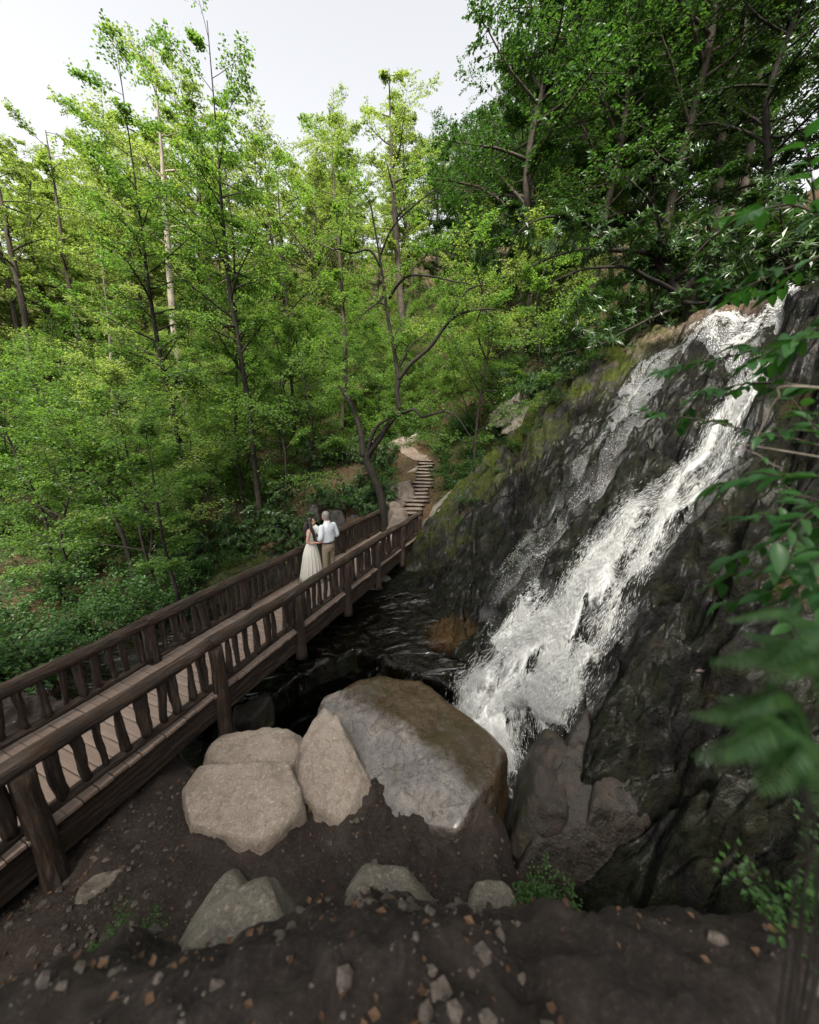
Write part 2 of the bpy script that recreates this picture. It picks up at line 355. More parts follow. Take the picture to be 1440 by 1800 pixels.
def m_soil():
    t = NT("forest_floor"); o = t.coord("Object"); n1 = t.noise(o, 1.3, 6, .6); n2 = t.noise(o, 16, 6, .7); n3 = t.noise(o, .35, 4)
    c = t.ramp(n2, [(.3, (.014, .010, .007)), (.55, (.055, .034, .02)), (.75, (.13, .08, .048))])
    c = t.mix(t.ramp(n1, [(.42, 0), (.6, .7)]), c, (.030, .040, .012))
    c = t.mix(t.ramp(n3, [(.45, 0), (.6, .45)]), c, (.09, .05, .03))
    return t.done(t.principled(c, .95, .2, t.bump(n2, 1, .06)))
M['soil'] = m_soil()
def m_gravel():
    t = NT("dark_gravel"); o = t.coord("Object"); n2 = t.noise(o, 34, 8, .78); n1 = t.noise(o, 2, 5)
    c = t.ramp(n2, [(.3, (.011, .008, .007)), (.55, (.042, .031, .026)), (.78, (.13, .10, .085))])
    c = t.mix(t.ramp(n1, [(.5, 0), (.65, .5)]), c, (.08, .06, .05))
    return t.done(t.principled(c, .9, .3, t.bump(n2, 1, .03)))
M['gravel'] = m_gravel()

# ---- the terrain sheet (to the horizon)
HP = np.array([(-60, -1.7), (8, -1.5), (11, -.9), (12.5, -.02), (13.4, .5), (16.6, 2.3), (20, 3.05), (26, 4.6), (40, 12.5), (60, 25), (110, 52), (260, 110)])
def ground_z(x, y):
    yy = y - .4 * np.clip(-x, 0, 14)
    z = np.interp(yy, HP[:, 0], HP[:, 1])
    z = (z + np.interp(yy - .8, HP[:, 0], HP[:, 1]) + np.interp(yy + .8, HP[:, 0], HP[:, 1])) / 3
    bank = np.clip(x - 1.6, 0, 7.5) * .92 + np.clip(x - 9.1, 0, 200) * .45
    z = z + bank * sstep(10.5, 14.5, y) * (1 - .75 * sstep(22, 45, y))
    z = z + (.30 * fbm(x * .28, y * .28, o=4, seed=80) + .10 * fbm(x * 1.3, y * 1.3, o=3, seed=81)) * np.where((np.abs(x - .3) < 1.3) & (y > 12) & (y < 18), .15, 1.0)
    plateau = smax(np.full_like(x, -9.0), 6.4 + .33 * (x - 8.5) + .03 * y + .2 * fbm(x * .5, y * .5, o=3, seed=83), .2)
    near = sstep(13.6, 12.2, y)
    zr = np.where(x > 9.2, plateau, -2.6)
    zl = np.where(x < -7.0, z, -2.6)
    edge = sstep(-6.2, -7.8, x)
    zn = np.where(x < 0, -2.6 * (1 - edge) + (-1.45 + .25 * fbm(x * .4, y * .4, o=3, seed=84)) * edge, -2.6 + (plateau + 2.6) * sstep(8.2, 9.6, x))
    return z * (1 - near) + zn * near
def axis(lo, hi, fine_lo, fine_hi, fine, grow):
    a = list(np.arange(fine_lo, fine_hi, fine)); s = fine
    while a[-1] < hi: s *= grow; a.append(a[-1] + s)
    s = fine
    while a[0] > lo: s *= grow; a.insert(0, a[0] - s)
    return np.array(a)
gx = axis(-140, 140, -16, 14, .16, 1.13); gy = axis(-40, 170, 8, 30, .16, 1.13)
X, Y = np.meshgrid(gx, gy); Z = ground_z(X, Y)
g = link("ground", mesh_np("ground", np.stack([X, Y, Z], -1), grid_faces(len(gx), len(gy))), M['soil']); tag(g, "brown leaf-littered forest floor rising up the hillside", kind="structure")
# ---- the rock face with the stream bed
rx = np.arange(-8.6, 10.6, .028); ry = np.arange(1.6, 14.3, .028)
X, Y = np.meshgrid(rx, ry); Z = rock_z(X, Y)
Z = np.where(X < -6.4, Z - .5 * sstep(-6.4, -8.0, X), Z)
Z = Z - 1.2 * sstep(12.6, 14.2, Y) * sstep(1.5, -.5, X) - .8 * sstep(13.3, 14.3, Y)
rf = link("rock_face", mesh_np("rock_face", np.stack([X, Y, Z], -1), grid_faces(len(rx), len(ry))), M['slab']); tag(rf, "steep wet black rock face running down into the stream bed", kind="structure")
def rz(x, y): return float(rock_z(np.array([x]), np.array([y]))[0])
def gz(x, y):
    return float(ground_z(np.array([x], float), np.array([y], float))[0])
# ---- the bank the photographer stands on
def bank_z(x, y):
    ye = y + .55 * np.clip(-x - 1.2, 0, 9) + .25 * fbm(x * 1.1, y * .6, o=4, seed=90)
    z = -.66 + 2.55 * sstep(2.55, .75, ye) + .10 * fbm(x * 2, y * 2, o=5, seed=91) + .05 * fbm(x * 7, y * 7, o=3, seed=92)
    h1, e1 = cells(x + .2 * fbm(x, y, o=2, seed=95), y + .2 * fbm(x + 9, y, o=2, seed=96), .55, .42, 131, 1.1); h2, e2 = cells(x, y, .16, .13, 141, 1.1)
    z = z + .035 * h1 + .02 * h2
    s = x * BS + y * BC; d = -x * BC + y * BS
    yc = 3.55 + .38 * np.clip(-x - 2.0, 0, 9) + .15 * fbm(x * 2, y * 0, o=3, seed=97); z = z - 2.0 * sstep(yc, yc + .45, y)
    z = smax(z, -.62 - 2.2 * sstep(2.4, 3.6, s) - .55 * sstep(5.2, 7, d) + .08 * fbm(x * 3, y * 3, o=4, seed=94), .15)
    z = smax(z, -.10 - 1.5 * sstep(-.6, .5, s) - 1.2 * sstep(6.3, 8.5, d), .1)
    return z - 2.2 * sstep(1.4, 2.6, y - .9 * np.clip(1.2 - x, 0, 4)) * sstep(.8, 1.9, x) 
bx = np.arange(-9, 5.2, .03); by = np.arange(-2.5, 5.2, .03)
X, Y = np.meshgrid(bx, by)
nb = link("near_bank", mesh_np("near_bank", np.stack([X, Y, bank_z(X, Y)], -1), grid_faces(len(bx), len(by))), M['gravel']); tag(nb, "dark gravelly earth bank in front of the bridge", kind="structure")
def bkz(x, y): return float(bank_z(np.array([x], float), np.array([y], float))[0])

# ------------------------------------------------------------------ boulders
_ico = {}
def ico(n):
    if n not in _ico:
        bm = bmesh.new(); bmesh.ops.create_icosphere(bm, subdivisions=n, radius=1)
        _ico[n] = (np.array([v.co[:] for v in bm.verts]), np.array([[v.index for v in f.verts] for f in bm.faces])); bm.free()
    return _ico[n]
def polytope(planes, c, p=18, sub=5, noise=.05, seed=0, freq=1.6, layer=None, chips=0, bite=.93):
    d, f = ico(sub); acc = 0
    if chips:                                                     # extra fracture faces cut off the corners
        r0 = np.full(len(d), 9.0)
        for n, q in planes:
            n = np.array(n, float); n /= np.linalg.norm(n); h = max(.02, float(n @ (np.array(q) - np.array(c)))); w = d @ n; r0 = np.where(w > 1e-3, np.minimum(r0, h / np.maximum(w, 1e-3)), r0)
        pts = d * r0[:, None]; cr = np.random.default_rng(seed + 50); planes = list(planes)
        for _ in range(chips):
            n = cr.normal(size=3); n[2] = abs(n[2]) * .7; n /= np.linalg.norm(n); planes.append((n, np.array(c) + n * (pts @ n).max() * cr.uniform(bite - .1, bite + .03)))
    for n, q in planes:
        n = np.array(n, float); n /= np.linalg.norm(n); h = float(n @ (np.array(q) - np.array(c)))
        if h <= 0.02: h = .02
        acc = acc + np.clip(d @ n / h, 0, None) ** p
    r = acc ** (-1.0 / p); v = d * r[:, None] + np.array(c)
    sc = np.cbrt(np.prod(v.max(0) - v.min(0)))
    k = freq / sc
    nz = fbm(v[:, 0] * k * 2, v[:, 1] * k * 2, v[:, 2] * k * 2, o=5, seed=seed) * noise * sc
    nz = nz - np.abs(fbm(v[:, 0] * k * 3 + 9, v[:, 1] * k * 3, v[:, 2] * k * 3, o=3, seed=seed + 7)) * noise * .6 * sc
    nz = nz + (fbm(v[:, 0] * 9, v[:, 1] * 9, v[:, 2] * 9, o=4, seed=seed + 9) * .35 - np.abs(fbm(v[:, 0] * 4, v[:, 1] * 4, v[:, 2] * 4, o=3, seed=seed + 11)) * .5) * noise * .6 * sc
    v = v + d * nz[:, None]
    if layer is not None:
        L = np.array(layer, float); L /= np.linalg.norm(L); q = v @ L
        st = np.sin(q * 30 / sc + 4 * fbm(v[:, 0] / sc, v[:, 1] / sc, v[:, 2] / sc, o=2, seed=seed + 3)); v = v + d * (st * .007 * sc)[:, None]
    return v, f
def boulder(name, label, outline, ztop, zbot, mat, tilt=(0, 0), lean=.15, seed=0, sub=5, noise=.03, p=22, group=None, layer=None, freq=1.6, chips=0, bite=.93, extra=()):
    P = np.array([(q[0], q[1]) for q in outline]); c2 = P.mean(0)
    planes = []
    area = sum(P[i][0] * P[(i + 1) % len(P)][1] - P[(i + 1) % len(P)][0] * P[i][1] for i in range(len(P)))
    for i in range(len(P)):
        a, b = P[i], P[(i + 1) % len(P)]; e = b - a; n = np.array([e[1], -e[0]]) * (1 if area > 0 else -1); n = n / np.linalg.norm(n)
        planes.append(((n[0], n[1], lean), (*((a + b) / 2), ztop)))
    planes.append(((-tilt[0], -tilt[1], 1), (*c2, ztop))); planes.append(((0, 0, -1), (*c2, zbot))); planes += list(extra)
    c = (c2[0], c2[1], (ztop + zbot) / 2)
    v, f = polytope(planes, c, p, sub, noise, seed, freq, layer, chips, bite)
    base = Vector((c2[0], c2[1], zbot)); v = v - np.array(base)
    o = link(name, mesh_np(name, v, f), mat); o.location = base
    return tag(o, label, "boulder" if 'boulder' in name else "rock", group)
P3 = lambda l, z: [at_z(px, py, z) for px, py in l]
# big wet brown slab boulder in the middle foreground
_l0, _l1 = at_z(592, 1206, -.36), at_z(838, 1372, -.36); _ln = Vector((_l1.y - _l0.y, _l0.x - _l1.x, 0)).normalized()
if _ln.x > 0: _ln = -_ln
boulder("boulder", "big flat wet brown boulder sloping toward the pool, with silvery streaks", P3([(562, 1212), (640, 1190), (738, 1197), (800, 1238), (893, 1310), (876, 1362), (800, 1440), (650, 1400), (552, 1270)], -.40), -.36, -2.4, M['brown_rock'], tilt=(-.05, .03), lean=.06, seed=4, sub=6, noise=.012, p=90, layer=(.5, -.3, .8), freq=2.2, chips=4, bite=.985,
        extra=[((_ln.x * .42, _ln.y * .42, 1), tuple(_l0)), ((_ln.x * .85, _ln.y * .85, 1), tuple(_l0 + _ln * .75 + Vector((0, 0, -.315))))])
boulder("boulder", "pale tan dry boulder leaning against the wet brown one", P3([(566, 1236), (600, 1262), (618, 1300), (648, 1370), (600, 1400), (500, 1368), (512, 1318)], -.30), -.30, -1.9, M['dry_rock'], tilt=(-.05, .32), lean=.30, seed=8, sub=6, noise=.03, p=60, chips=12)
boulder("flat_rock", "pale flat dry rock shelf beside the bridge post", P3([(345, 1330), (395, 1284), (450, 1278), (535, 1282), (528, 1330), (505, 1362), (420, 1345)], -.52), -.52, -2.2, M['dry_rock'], tilt=(0, .06), lean=.12, seed=12, sub=6, noise=.03, p=60, chips=11, bite=.96)
boulder("flat_rock", "pale flat dry rock lowest in the foreground, below the rock shelf", P3([(312, 1366), (352, 1338), (430, 1330), (505, 1340), (545, 1420), (470, 1480), (330, 1440)], -.40), -.40, -2.0, M['dry_rock'], tilt=(0, .06), lean=.12, seed=15, sub=6, noise=.03, p=60, chips=11, bite=.96)
boulder("rock", "small dark pointed rock by the near bridge post above the pit", P3([(412, 1240), (470, 1212), (476, 1225), (440, 1262), (405, 1268)], -.95), -.95, -2.2, M['dark_rock'], seed=18, noise=.05, sub=5)
boulder("rock", "small mossy rock under the foot of the nearest bridge post", P3([(388, 1262), (412, 1266), (408, 1292), (380, 1296)], -.66), -.66, -1.8, M['dark_rock'], seed=19, noise=.05, sub=4)
# dark rocks standing at the foot of the fall
boulder("rock", "dark rounded wet rock in the foam right of the brown boulder", P3([(938, 1335), (958, 1290), (985, 1300), (1004, 1360), (990, 1420), (935, 1420)], -.85), -.66, -2.4, M['dark_rock'], tilt=(-.2, .3), lean=.3, seed=23, noise=.03, sub=6, p=40, chips=7)
boulder("rock", "brown streaked upright rock fang at the foot of the fall", P3([(996, 1330), (1024, 1280), (1036, 1300), (1050, 1420), (985, 1420)], -.95), -.50, -2.4, M['fang_rock'], tilt=(.25, .5), lean=.4, seed=26, noise=.025, sub=6, p=50, chips=6)
boulder("rock", "broad brown-grey fractured rock right of the rock fang", P3([(1040, 1330), (1062, 1290), (1100, 1350), (1118, 1420), (1046, 1430)], -.95), -.62, -2.4, M['fang_rock'], tilt=(-.25, .45), lean=.35, seed=28, noise=.025, sub=6, p=50, chips=6)
boulder("rock", "pale pinkish rock lodged on the dark slope right of the fall", [Vector((p.x + dx, p.y + dy)) for p in [at_slab(1255, 1128)] for dx, dy in ((-.13, -.08), (.10, -.12), (.15, .06), (.0, .13), (-.14, .09))], rz(*at_slab(1255, 1128)[:2]) + .07, rz(*at_slab(1255, 1128)[:2]) - .4, m_stone("pinkish_rock", ((.06, .045, .042), (.13, .10, .095), (.22, .175, .165)), (.3, .5), crack=.7), seed=33, noise=.05, sub=5, chips=7)
# ------------------------------------------------------------------ the log footbridge
def m_log():
    t = NT("weathered_log"); v = t.coord("Object", (14, 14, 1.3)); oi = t.n("ShaderNodeObjectInfo")
    av = t.n("ShaderNodeVectorMath", operation='ADD'); t.l(v, av.inputs[0]); t.l(oi.outputs["Random"], av.inputs[1])
    n1 = t.noise(av.outputs[0], 1.8, 7, .65, .5); o = t.coord("Object"); n2 = t.noise(o, 3, 5, .6); n3 = t.noise(o, 30, 3, .7)
    c = t.ramp(n1, [(.28, (.012, .008, .006)), (.5, (.05, .036, .028)), (.74, (.16, .122, .10))])
    c = t.mix(t.ramp(n2, [(.42, 0), (.66, .5)]), c, (.075, .04, .022))
    c = t.mix(t.ramp(t.noise(o, 1.5, 5), [(.55, 0), (.72, .5)]), c, (.05, .055, .025))
    return t.done(t.principled(c, .85, .25, t.bump(n3, .6, .010, t.bump(n1, 1.0, .07))))
def m_plank():
    t = NT("deck_plank"); v = t.coord("Object", (1.4, 22, 22)); oi = t.n("ShaderNodeObjectInfo"); n1 = t.noise(v, 1.3, 5, .6, .3); o = t.coord("Object"); n2 = t.noise(o, 4, 5)
    c = t.ramp(n1, [(.3, (.20, .145, .115)), (.6, (.30, .225, .185)), (.8, (.37, .29, .245))])
    c = t.mix(t.math('MULTIPLY', oi.outputs["Random"], .4), c, (.19, .13, .10)); c = t.mix(t.ramp(n2, [(.5, 0), (.75, .5)]), c, (.11, .08, .062))
    return t.done(t.principled(c, .75, .3, t.bump(n1, .4, .008)))
M['log'] = m_log(); M['plank'] = m_plank()
def log_mesh(name, L, r0, r1, bend=.02, seed=0, seg=12, rings=None, lump=.10):
    rings = rings or max(6, int(L * 7)); z = np.linspace(0, L, rings); rng = np.random.default_rng(seed)
    th = np.arange(seg) * 2 * math.pi / seg
    cx = bend * L * fbm(z / L * 1.6, z * 0 + seed, o=3, seed=seed); cy = bend * L * fbm(z / L * 1.6 + 30, z * 0 + seed, o=3, seed=seed + 1)
    cx -= np.linspace(cx[0], cx[-1], rings); cy -= np.linspace(cy[0], cy[-1], rings)
    r = np.linspace(r0, r1, rings)[:, None] * (1 + lump * 1.3 * fbm(np.cos(th)[None] * 1.2 + seed * 3.1, np.sin(th)[None] * 1.2, z[:, None] * 3.0, o=4, seed=seed))
    v = np.stack([cx[:, None] + r * np.cos(th), cy[:, None] + r * np.sin(th), z[:, None] * np.ones(seg)], -1).reshape(-1, 3)
    i = np.arange(rings - 1)[:, None] * seg; j = np.arange(seg)[None]; j2 = (j + 1) % seg
    G = Geo(); f = np.stack([i + j, i + j2, i + seg + j2, i + seg + j], -1).reshape(-1, 4)
    c0, c1 = rings * seg, rings * seg + 1; v = np.vstack([v, (cx[0], cy[0], -.01), (cx[-1], cy[-1], L + .012)]); jj = np.arange(seg); e = (rings - 1) * seg
    f = np.vstack([f, np.stack([np.full(seg, c0), (jj + 1) % seg, jj, jj], -1), np.stack([np.full(seg, c1), e + jj, e + (jj + 1) % seg, e + (jj + 1) % seg], -1)])
    G.add(v, f); return G.mesh(name)
def place_log(o, a, b, roll=0):
    d = (b - a).normalized(); o.location = a; o.rotation_mode = 'QUATERNION'; o.rotation_quaternion = d.to_track_quat('Z', 'X') @ Quaternion((0, 0, 1), roll)
def s_at(px, d, z):
    k = (px - 720) / FOC; return (d * BC + k * (CP * d * BS + (CAM_Z - z) * SP)) / (BS - k * CP * BC)
bridge = thing("footbridge", "rustic log footbridge with branch balusters crossing the stream", "bridge", BP(5, 5, 0))
binv = Matrix.Translation(-bridge.location)
def bpart(name, me, mat):
    o = link(name, me, mat, bridge); o.matrix_parent_inverse = binv; return o
rng = np.random.default_rng(5); S_END = 11.75; S_BEG = -1.3
near_posts = [-1.2, s_at(62, 4.2, .3)] + [s_at(p, 4.2, .3) for p in (384, 525, 610, 664, 707)] + [11.7]
far_posts = [-1.0, s_at(-40, 5.75, .3)] + [s_at(p, 5.75, .3) for p in (267, 432, 535, 603, 647, 684)]
print("POSTS", [round(x, 2) for x in near_posts], [round(x, 2) for x in far_posts])
bal_meshes = [log_mesh("baluster", .56, .036 + .012 * (i % 3), .032 + .010 * ((i + 1) % 3), .03, 100 + i, 8, 9, .2) for i in range(10)]
for side, (posts, d, dp) in enumerate(((near_posts, D_NEAR, 4.20), (far_posts, D_FAR, 5.78))):
    for i, s in enumerate(posts):
        zb = -.62 if 2 < s < 11 else -.9
        if side == 0 and abs(s - near_posts[2]) < .1: zb = -.85
        o = bpart("post", log_mesh("post", .70 - zb, .105, .092, .012, 200 + i + 20 * side, 12, 14, .09), M['log']); place_log(o, BP(s, dp, zb), BP(s + rng.normal() * .015, dp, .70))
    # top rail: logs butted over posts
    cuts = posts[::2] + ([posts[-1]] if len(posts) % 2 == 0 else [])
    cuts[0] -= .3; cuts[-1] += .25
    zz = [.755 + rng.normal() * .014 for _ in cuts]
    for i in range(len(cuts) - 1):
        a, b = BP(cuts[i] - .04, d, zz[i]), BP(cuts[i + 1] + .04, d, zz[i + 1])
        o = bpart("top_rail", log_mesh("top_rail", (b - a).length, .096, .088, .012, 300 + i + 20 * side, 14, None, .10), M['log']); place_log(o, a, b)
    # per span: bottom rail and balusters
    for i in range(len(posts) - 1):
        s0, s1 = posts[i] + .08, posts[i + 1] - .08
        a, b = BP(s0, d, .10), BP(s1, d, .10)
        o = bpart("bottom_rail", log_mesh("bottom_rail", (b - a).length, .058, .052, .012, 400 + i + 20 * side, 10, None, .08), M['log']); place_log(o, a, b)
        n = max(2, int(round((s1 - s0) / .198)))
        for k in range(n):
            s = s0 + (k + .5) * (s1 - s0) / n + rng.normal() * .02
            o = bpart("baluster", bal_meshes[int(rng.integers(10))], M['log']); place_log(o, BP(s, d + rng.normal() * .008, .125), BP(s + rng.normal() * .018, d, .70), rng.random() * 6.28)
            f = .86 + .55 * rng.random() ** 1.5; o.scale = (f, f * (.85 + .3 * rng.random()), 1.0)
# beams and deck
for d in (4.30, 5.68):
    a, b = BP(S_BEG, d, -.25), BP(S_END + .2, d, -.25)
    G = Geo(); L = (b - a).length; zs = np.linspace(0, L, 60); hw = .075
    sec = np.array([(-.19, -hw), (.19, -hw), (.19, hw), (-.19, hw)]); w = fbm(zs * 1.2, zs * 0 + d, o=3, seed=9) * .012
    v = np.array([[(p[0] + w[k], p[1] + w[k], z) for p in sec] for k, z in enumerate(zs)]).reshape(-1, 3)
    i = np.arange(59)[:, None] * 4; j = np.arange(4)[None]; j2 = (j + 1) % 4
    G.add(v, np.vstack([np.stack([i + j, i + j2, i + 4 + j2, i + 4 + j], -1).reshape(-1, 4), [[0, 3, 2, 1], [236, 237, 238, 239]]]))
    o = bpart("beam", G.mesh("beam", False), M['log']); q = (b - a).normalized()
    m = Matrix((( 0, -BC, BS), (0, BS, BC), (1, 0, 0))); o.matrix_basis = Matrix.Translation(a) @ m.to_4x4()
pw = .142
pm = []
for i in range(4):
    bm = bmesh.new(); bmesh.ops.create_cube(bm, size=1); bmesh.ops.scale(bm, vec=(1.60 + .02 * (i % 3), pw - .007, .045), verts=bm.verts)
    bmesh.ops.bevel(bm, geom=bm.edges[:], offset=.005, segments=1, affect='EDGES'); me = bpy.data.meshes.new("plank"); bm.to_mesh(me); bm.free(); pm.append(me)
s = S_BEG; ang = math.atan2(BS, -BC)
while s < S_END + .25:
    o = bpart("plank", pm[int(rng.integers(4))], M['plank']); o.location = BP(s, 4.985 + rng.normal() * .006, -.0225 + rng.normal() * .0015)
    o.rotation_euler = (rng.normal() * .004, rng.normal() * .003, ang + rng.normal() * .003); s += pw

# ------------------------------------------------------------------ stone steps, path and the stones beside them
# earth under the steps
stairs = thing("stone_steps", "narrow flight of rough stone steps climbing from the bridge end", "stairs", (0.1, 13.2, .3))
sinv = Matrix.Translation(-stairs.location)
sp = spline([(722, 893), (738, 860), (746, 835), (748, 812)], 16); step_xy = []
for i in range(16):
    px, py = sp[i]; z = .62 + i * .118; y = 13.45 + i * .212; r = ray(px, py); x = r.x * y / r.y
    step_xy.append((x, y, z)); w = .42 + .14 * rng.random() - .006 * i
    out = [(x - w - .05 * rng.random(), y - .17), (x + w, y - .17 + .05 * rng.normal() * .5), (x + w, y + .22), (x - w, y + .22)]
    P = np.array(out); c = (x, y, z - .031)
    planes = [((0, -1, .05), (x, y - .17, z)), ((0, 1, 0), (x, y + .25, z)), ((-1, .1 * rng.normal(), 0), (x - w, y, z)), ((1, .1 * rng.normal(), 0), (x + w, y, z)), ((.02 * rng.normal(), .03 * rng.normal(), 1), (x, y, z)), ((0, 0, -1), (x, y, z - .05 - .03 * rng.random()))]
    ya = rng.normal() * .05; v, f = polytope(planes, c, 16, 4, .03, 500 + i, 3.0); q = v - np.array(c); v = np.stack([q[:, 0] * math.cos(ya) - q[:, 1] * math.sin(ya) + rng.normal() * .04, q[:, 0] * math.sin(ya) + q[:, 1] * math.cos(ya), q[:, 2] + q[:, 0] * rng.normal() * .03], -1) + np.array(c)
    o = link("step", mesh_np("step", v, f), M['step_rock'], stairs); o.matrix_parent_inverse = sinv
def rock_at(name, label, p, r, mat, seed, ztop=None, group=None, sub=4, noise=.05, tilt=(0, 0), sq=1.0):
    rg = np.random.default_rng(seed); k = 6; th = np.sort(rg.random(k) * .6 + np.arange(k)) * 2 * math.pi / k
    out = [(p[0] + math.cos(a) * r * (.8 + .4 * rg.random()), p[1] + math.sin(a) * r * sq * (.8 + .4 * rg.random())) for a in th]
    zt = p[2] if ztop is None else ztop
    return boulder(name, label, out, zt, zt - r * 1.5 - .25, mat, tilt, .3, seed, sub, noise * .6, 34, group, chips=8)
rock_at("boulder", "tan angular boulder beside the lower stone steps", at_y(708, 848, 14.6), .48, M['step_rock'], 610, tilt=(.35, -.3), sub=5)
rock_at("rock", "low flat stone left of the foot of the steps", at_y(690, 880, 13.6), .38, M['step_rock'], 611)
rock_at("rock", "flat stone at the far bridge end below the steps", at_y(698, 893, 13.2), .36, M['step_rock'], 612)
rock_at("rock", "thin flat stone on the landing at the bridge end", at_y(700, 906, 12.8), .34, M['step_rock'], 613, sq=.6)
rock_at("boulder", "upright dark rock left of the upper steps", at_y(722, 824, 16.3), .45, M['grey_rock'], 614, tilt=(.5, 0))
rock_at("boulder", "pale leaning rock slab above the top of the steps", at_y(700, 772, 19.6), .6, M['step_rock'], 615, tilt=(.5, -.2), sub=5)
rock_at("boulder", "pale rock slab right behind the leaning slab above the path", at_y(722, 768, 20.2), .5, M['step_rock'], 616, tilt=(.6, -.2), sub=5)
rock_at("rock", "pinkish flat rock on the path left of the leaning slab", at_y(683, 790, 19.0), .45, M['step_rock'], 617)
rock_at("rock", "small pale rock at the head of the steps", at_y(742, 800, 17.4), .35, M['step_rock'], 618)
rock_at("boulder", "grey rock outcrop with a dark hollow on the right bank", at_y(903, 695, 15.5), .7, M['grey_rock'], 619, tilt=(.8, 0), sub=5)
rock_at("boulder", "grey slanted slab just below the rock outcrop on the right bank", at_y(922, 716, 14.6), .55, M['grey_rock'], 620, tilt=(.9, .1), sub=5)
rock_at("boulder", "mossy sloping boulder right of the foot of the steps", at_y(800, 868, 13.4), .85, M['grey_rock'], 621, tilt=(.85, .1), sub=5)
rock_at("boulder", "grey-brown sloping boulder between the mossy one and the bridge end", at_y(775, 905, 12.6), .75, M['grey_rock'], 622, tilt=(.8, .2), sub=5)
rock_at("rock", "mossy stone under the bridge's far half beside the stream", at_z(668, 1010, -.75), .32, M['grey_rock'], 623)
rock_at("rock", "flat tan stone in shade below the second bridge bay", at_z(652, 1030, -.9), .38, M['step_rock'], 624, sq=.5)
for i, (px, py, r, lb) in enumerate(((590, 880, .5, "brown boulder in the dark bank behind the couple"), (555, 870, .4, "dark brown stone left of the boulder behind the couple"), (625, 888, .4, "reddish stone on the bank between couple and tree"))):
    rock_at("boulder", lb, at_y(px, py + 14, 14.0), r * .75, M['fang_rock'], 640 + i)
# path leaving the head of the steps
pc = spline([(step_xy[-1][0], step_xy[-1][1] + .2), (.2, 17.6), (-.4, 18.6), (-1.6, 19.4), (-3.4, 19.9), (-6.5, 20.6)], 60)
dv = np.gradient(pc, axis=0); dv /= np.linalg.norm(dv, axis=1)[:, None]; nn = np.stack([-dv[:, 1], dv[:, 0]], -1)
q = np.linspace(-.36, .36, 9); XY = pc[:, None] + nn[:, None] * q[None, :, None] * (1 + .2 * vnoise(np.arange(60) * .5, np.zeros(60))[:, None, None])
Zp = ground_z(XY[..., 0], XY[..., 1]) + .05 - .06 * (np.abs(q) * 2)[None] ** 3
pt = link("path", mesh_np("path", np.concatenate([XY, Zp[..., None]], -1), grid_faces(9, 60)), m_stone("trodden_earth", ((.07, .05, .038), (.12, .088, .07), (.17, .13, .105)), crack=0)); tag(pt, "trodden pinkish footpath at the head of the steps", kind="structure")

# ------------------------------------------------------------------ water
def m_foam():
    t = NT("white_water"); uv = t.coord("UV", (1, 1, 1)); 
    def sc(a, b):
        mp = t.n("ShaderNodeMapping"); mp.inputs["Scale"].default_value = (a, b, 1); t.l(uv, mp.inputs[0]); return mp.outputs[0]
    at = t.n("ShaderNodeAttribute", attribute_name="foam").outputs["Fac"]
    n1 = t.noise(sc(12, 1.9), 1.0, 8, .66, .5); n2 = t.noise(sc(48, 6.5), 1.0, 5, .7, .3); n3 = t.noise(sc(2.6, 1.0), 1.0, 5, .55, .7)
    v = t.math('ADD', t.math('ADD', t.math('MULTIPLY', n1, .5), t.math('MULTIPLY', n2, .4)), t.math('MULTIPLY', n3, .3))
    a = t.ramp(t.math('ADD', v, t.math('MULTIPLY', t.math('SUBTRACT', at, .5), .75)), [(.52, 0), (.72, 1)])
    col = t.ramp(n1, [(.3, (.70, .72, .72)), (.65, (.90, .90, .89))])
    p = t.principled(col, .7, .2, t.bump(v, .8, .05)); tl = t.n("ShaderNodeBsdfTranslucent"); tl.inputs[0].default_value = (.75, .78, .78, 1)
    white = t.mixsh(.25, p, tl.outputs[0])
    gl = t.n("ShaderNodeBsdfGlossy"); gl.inputs["Roughness"].default_value = .22; gl.inputs[0].default_value = (.6, .6, .6, 1); t.l(t.bump(v, 1.0, .06), gl.inputs["Normal"])
    tr = t.n("ShaderNodeBsdfTransparent"); fr = t.n("ShaderNodeFresnel"); fr.inputs[0].default_value = 1.33; t.l(t.bump(v, 1.0, .06), fr.inputs["Normal"])
    clear = t.mixsh(fr.outputs[0], tr.outputs[0], gl.outputs[0])
    return t.done(t.mixsh(a, clear, white))
def m_water(name, tint, sx, sy, rot, strength=.8, sheen_paint=0.0):
    t = NT(name); o = t.coord("Object", (sx, sy, 1), (0, 0, rot)); n1 = t.noise(o, 2.0, 6, .6, .8); n2 = t.noise(o, 7, 4, .6)
    b = t.bump(n2, strength * .6, .02, t.bump(n1, strength, .06))
    gl = t.n("ShaderNodeBsdfGlossy"); gl.inputs["Roughness"].default_value = .07; t.l(b, gl.inputs["Normal"])
    tr = t.n("ShaderNodeBsdfTransparent"); tr.inputs[0].default_value = (*tint, 1)
    fr = t.n("ShaderNodeFresnel"); fr.inputs[0].default_value = 1.33; t.l(b, fr.inputs["Normal"])
    w = t.mixsh(fr.outputs[0], tr.outputs[0], gl.outputs[0])
    if sheen_paint:                                                      # pale streaks painted along the current for the water's silvery sheen
        o2 = t.coord("Object", (.8, 9, 1), (0, 0, rot)); fm = t.math('MULTIPLY', t.ramp(t.noise(o2, 1.6, 7, .7, .6), [(.54, 0), (.72, 1)]), t.ramp(t.noise(o, .7, 3), [(.42, 0), (.6, sheen_paint)]))
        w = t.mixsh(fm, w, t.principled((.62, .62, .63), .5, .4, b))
    return t.done(w)
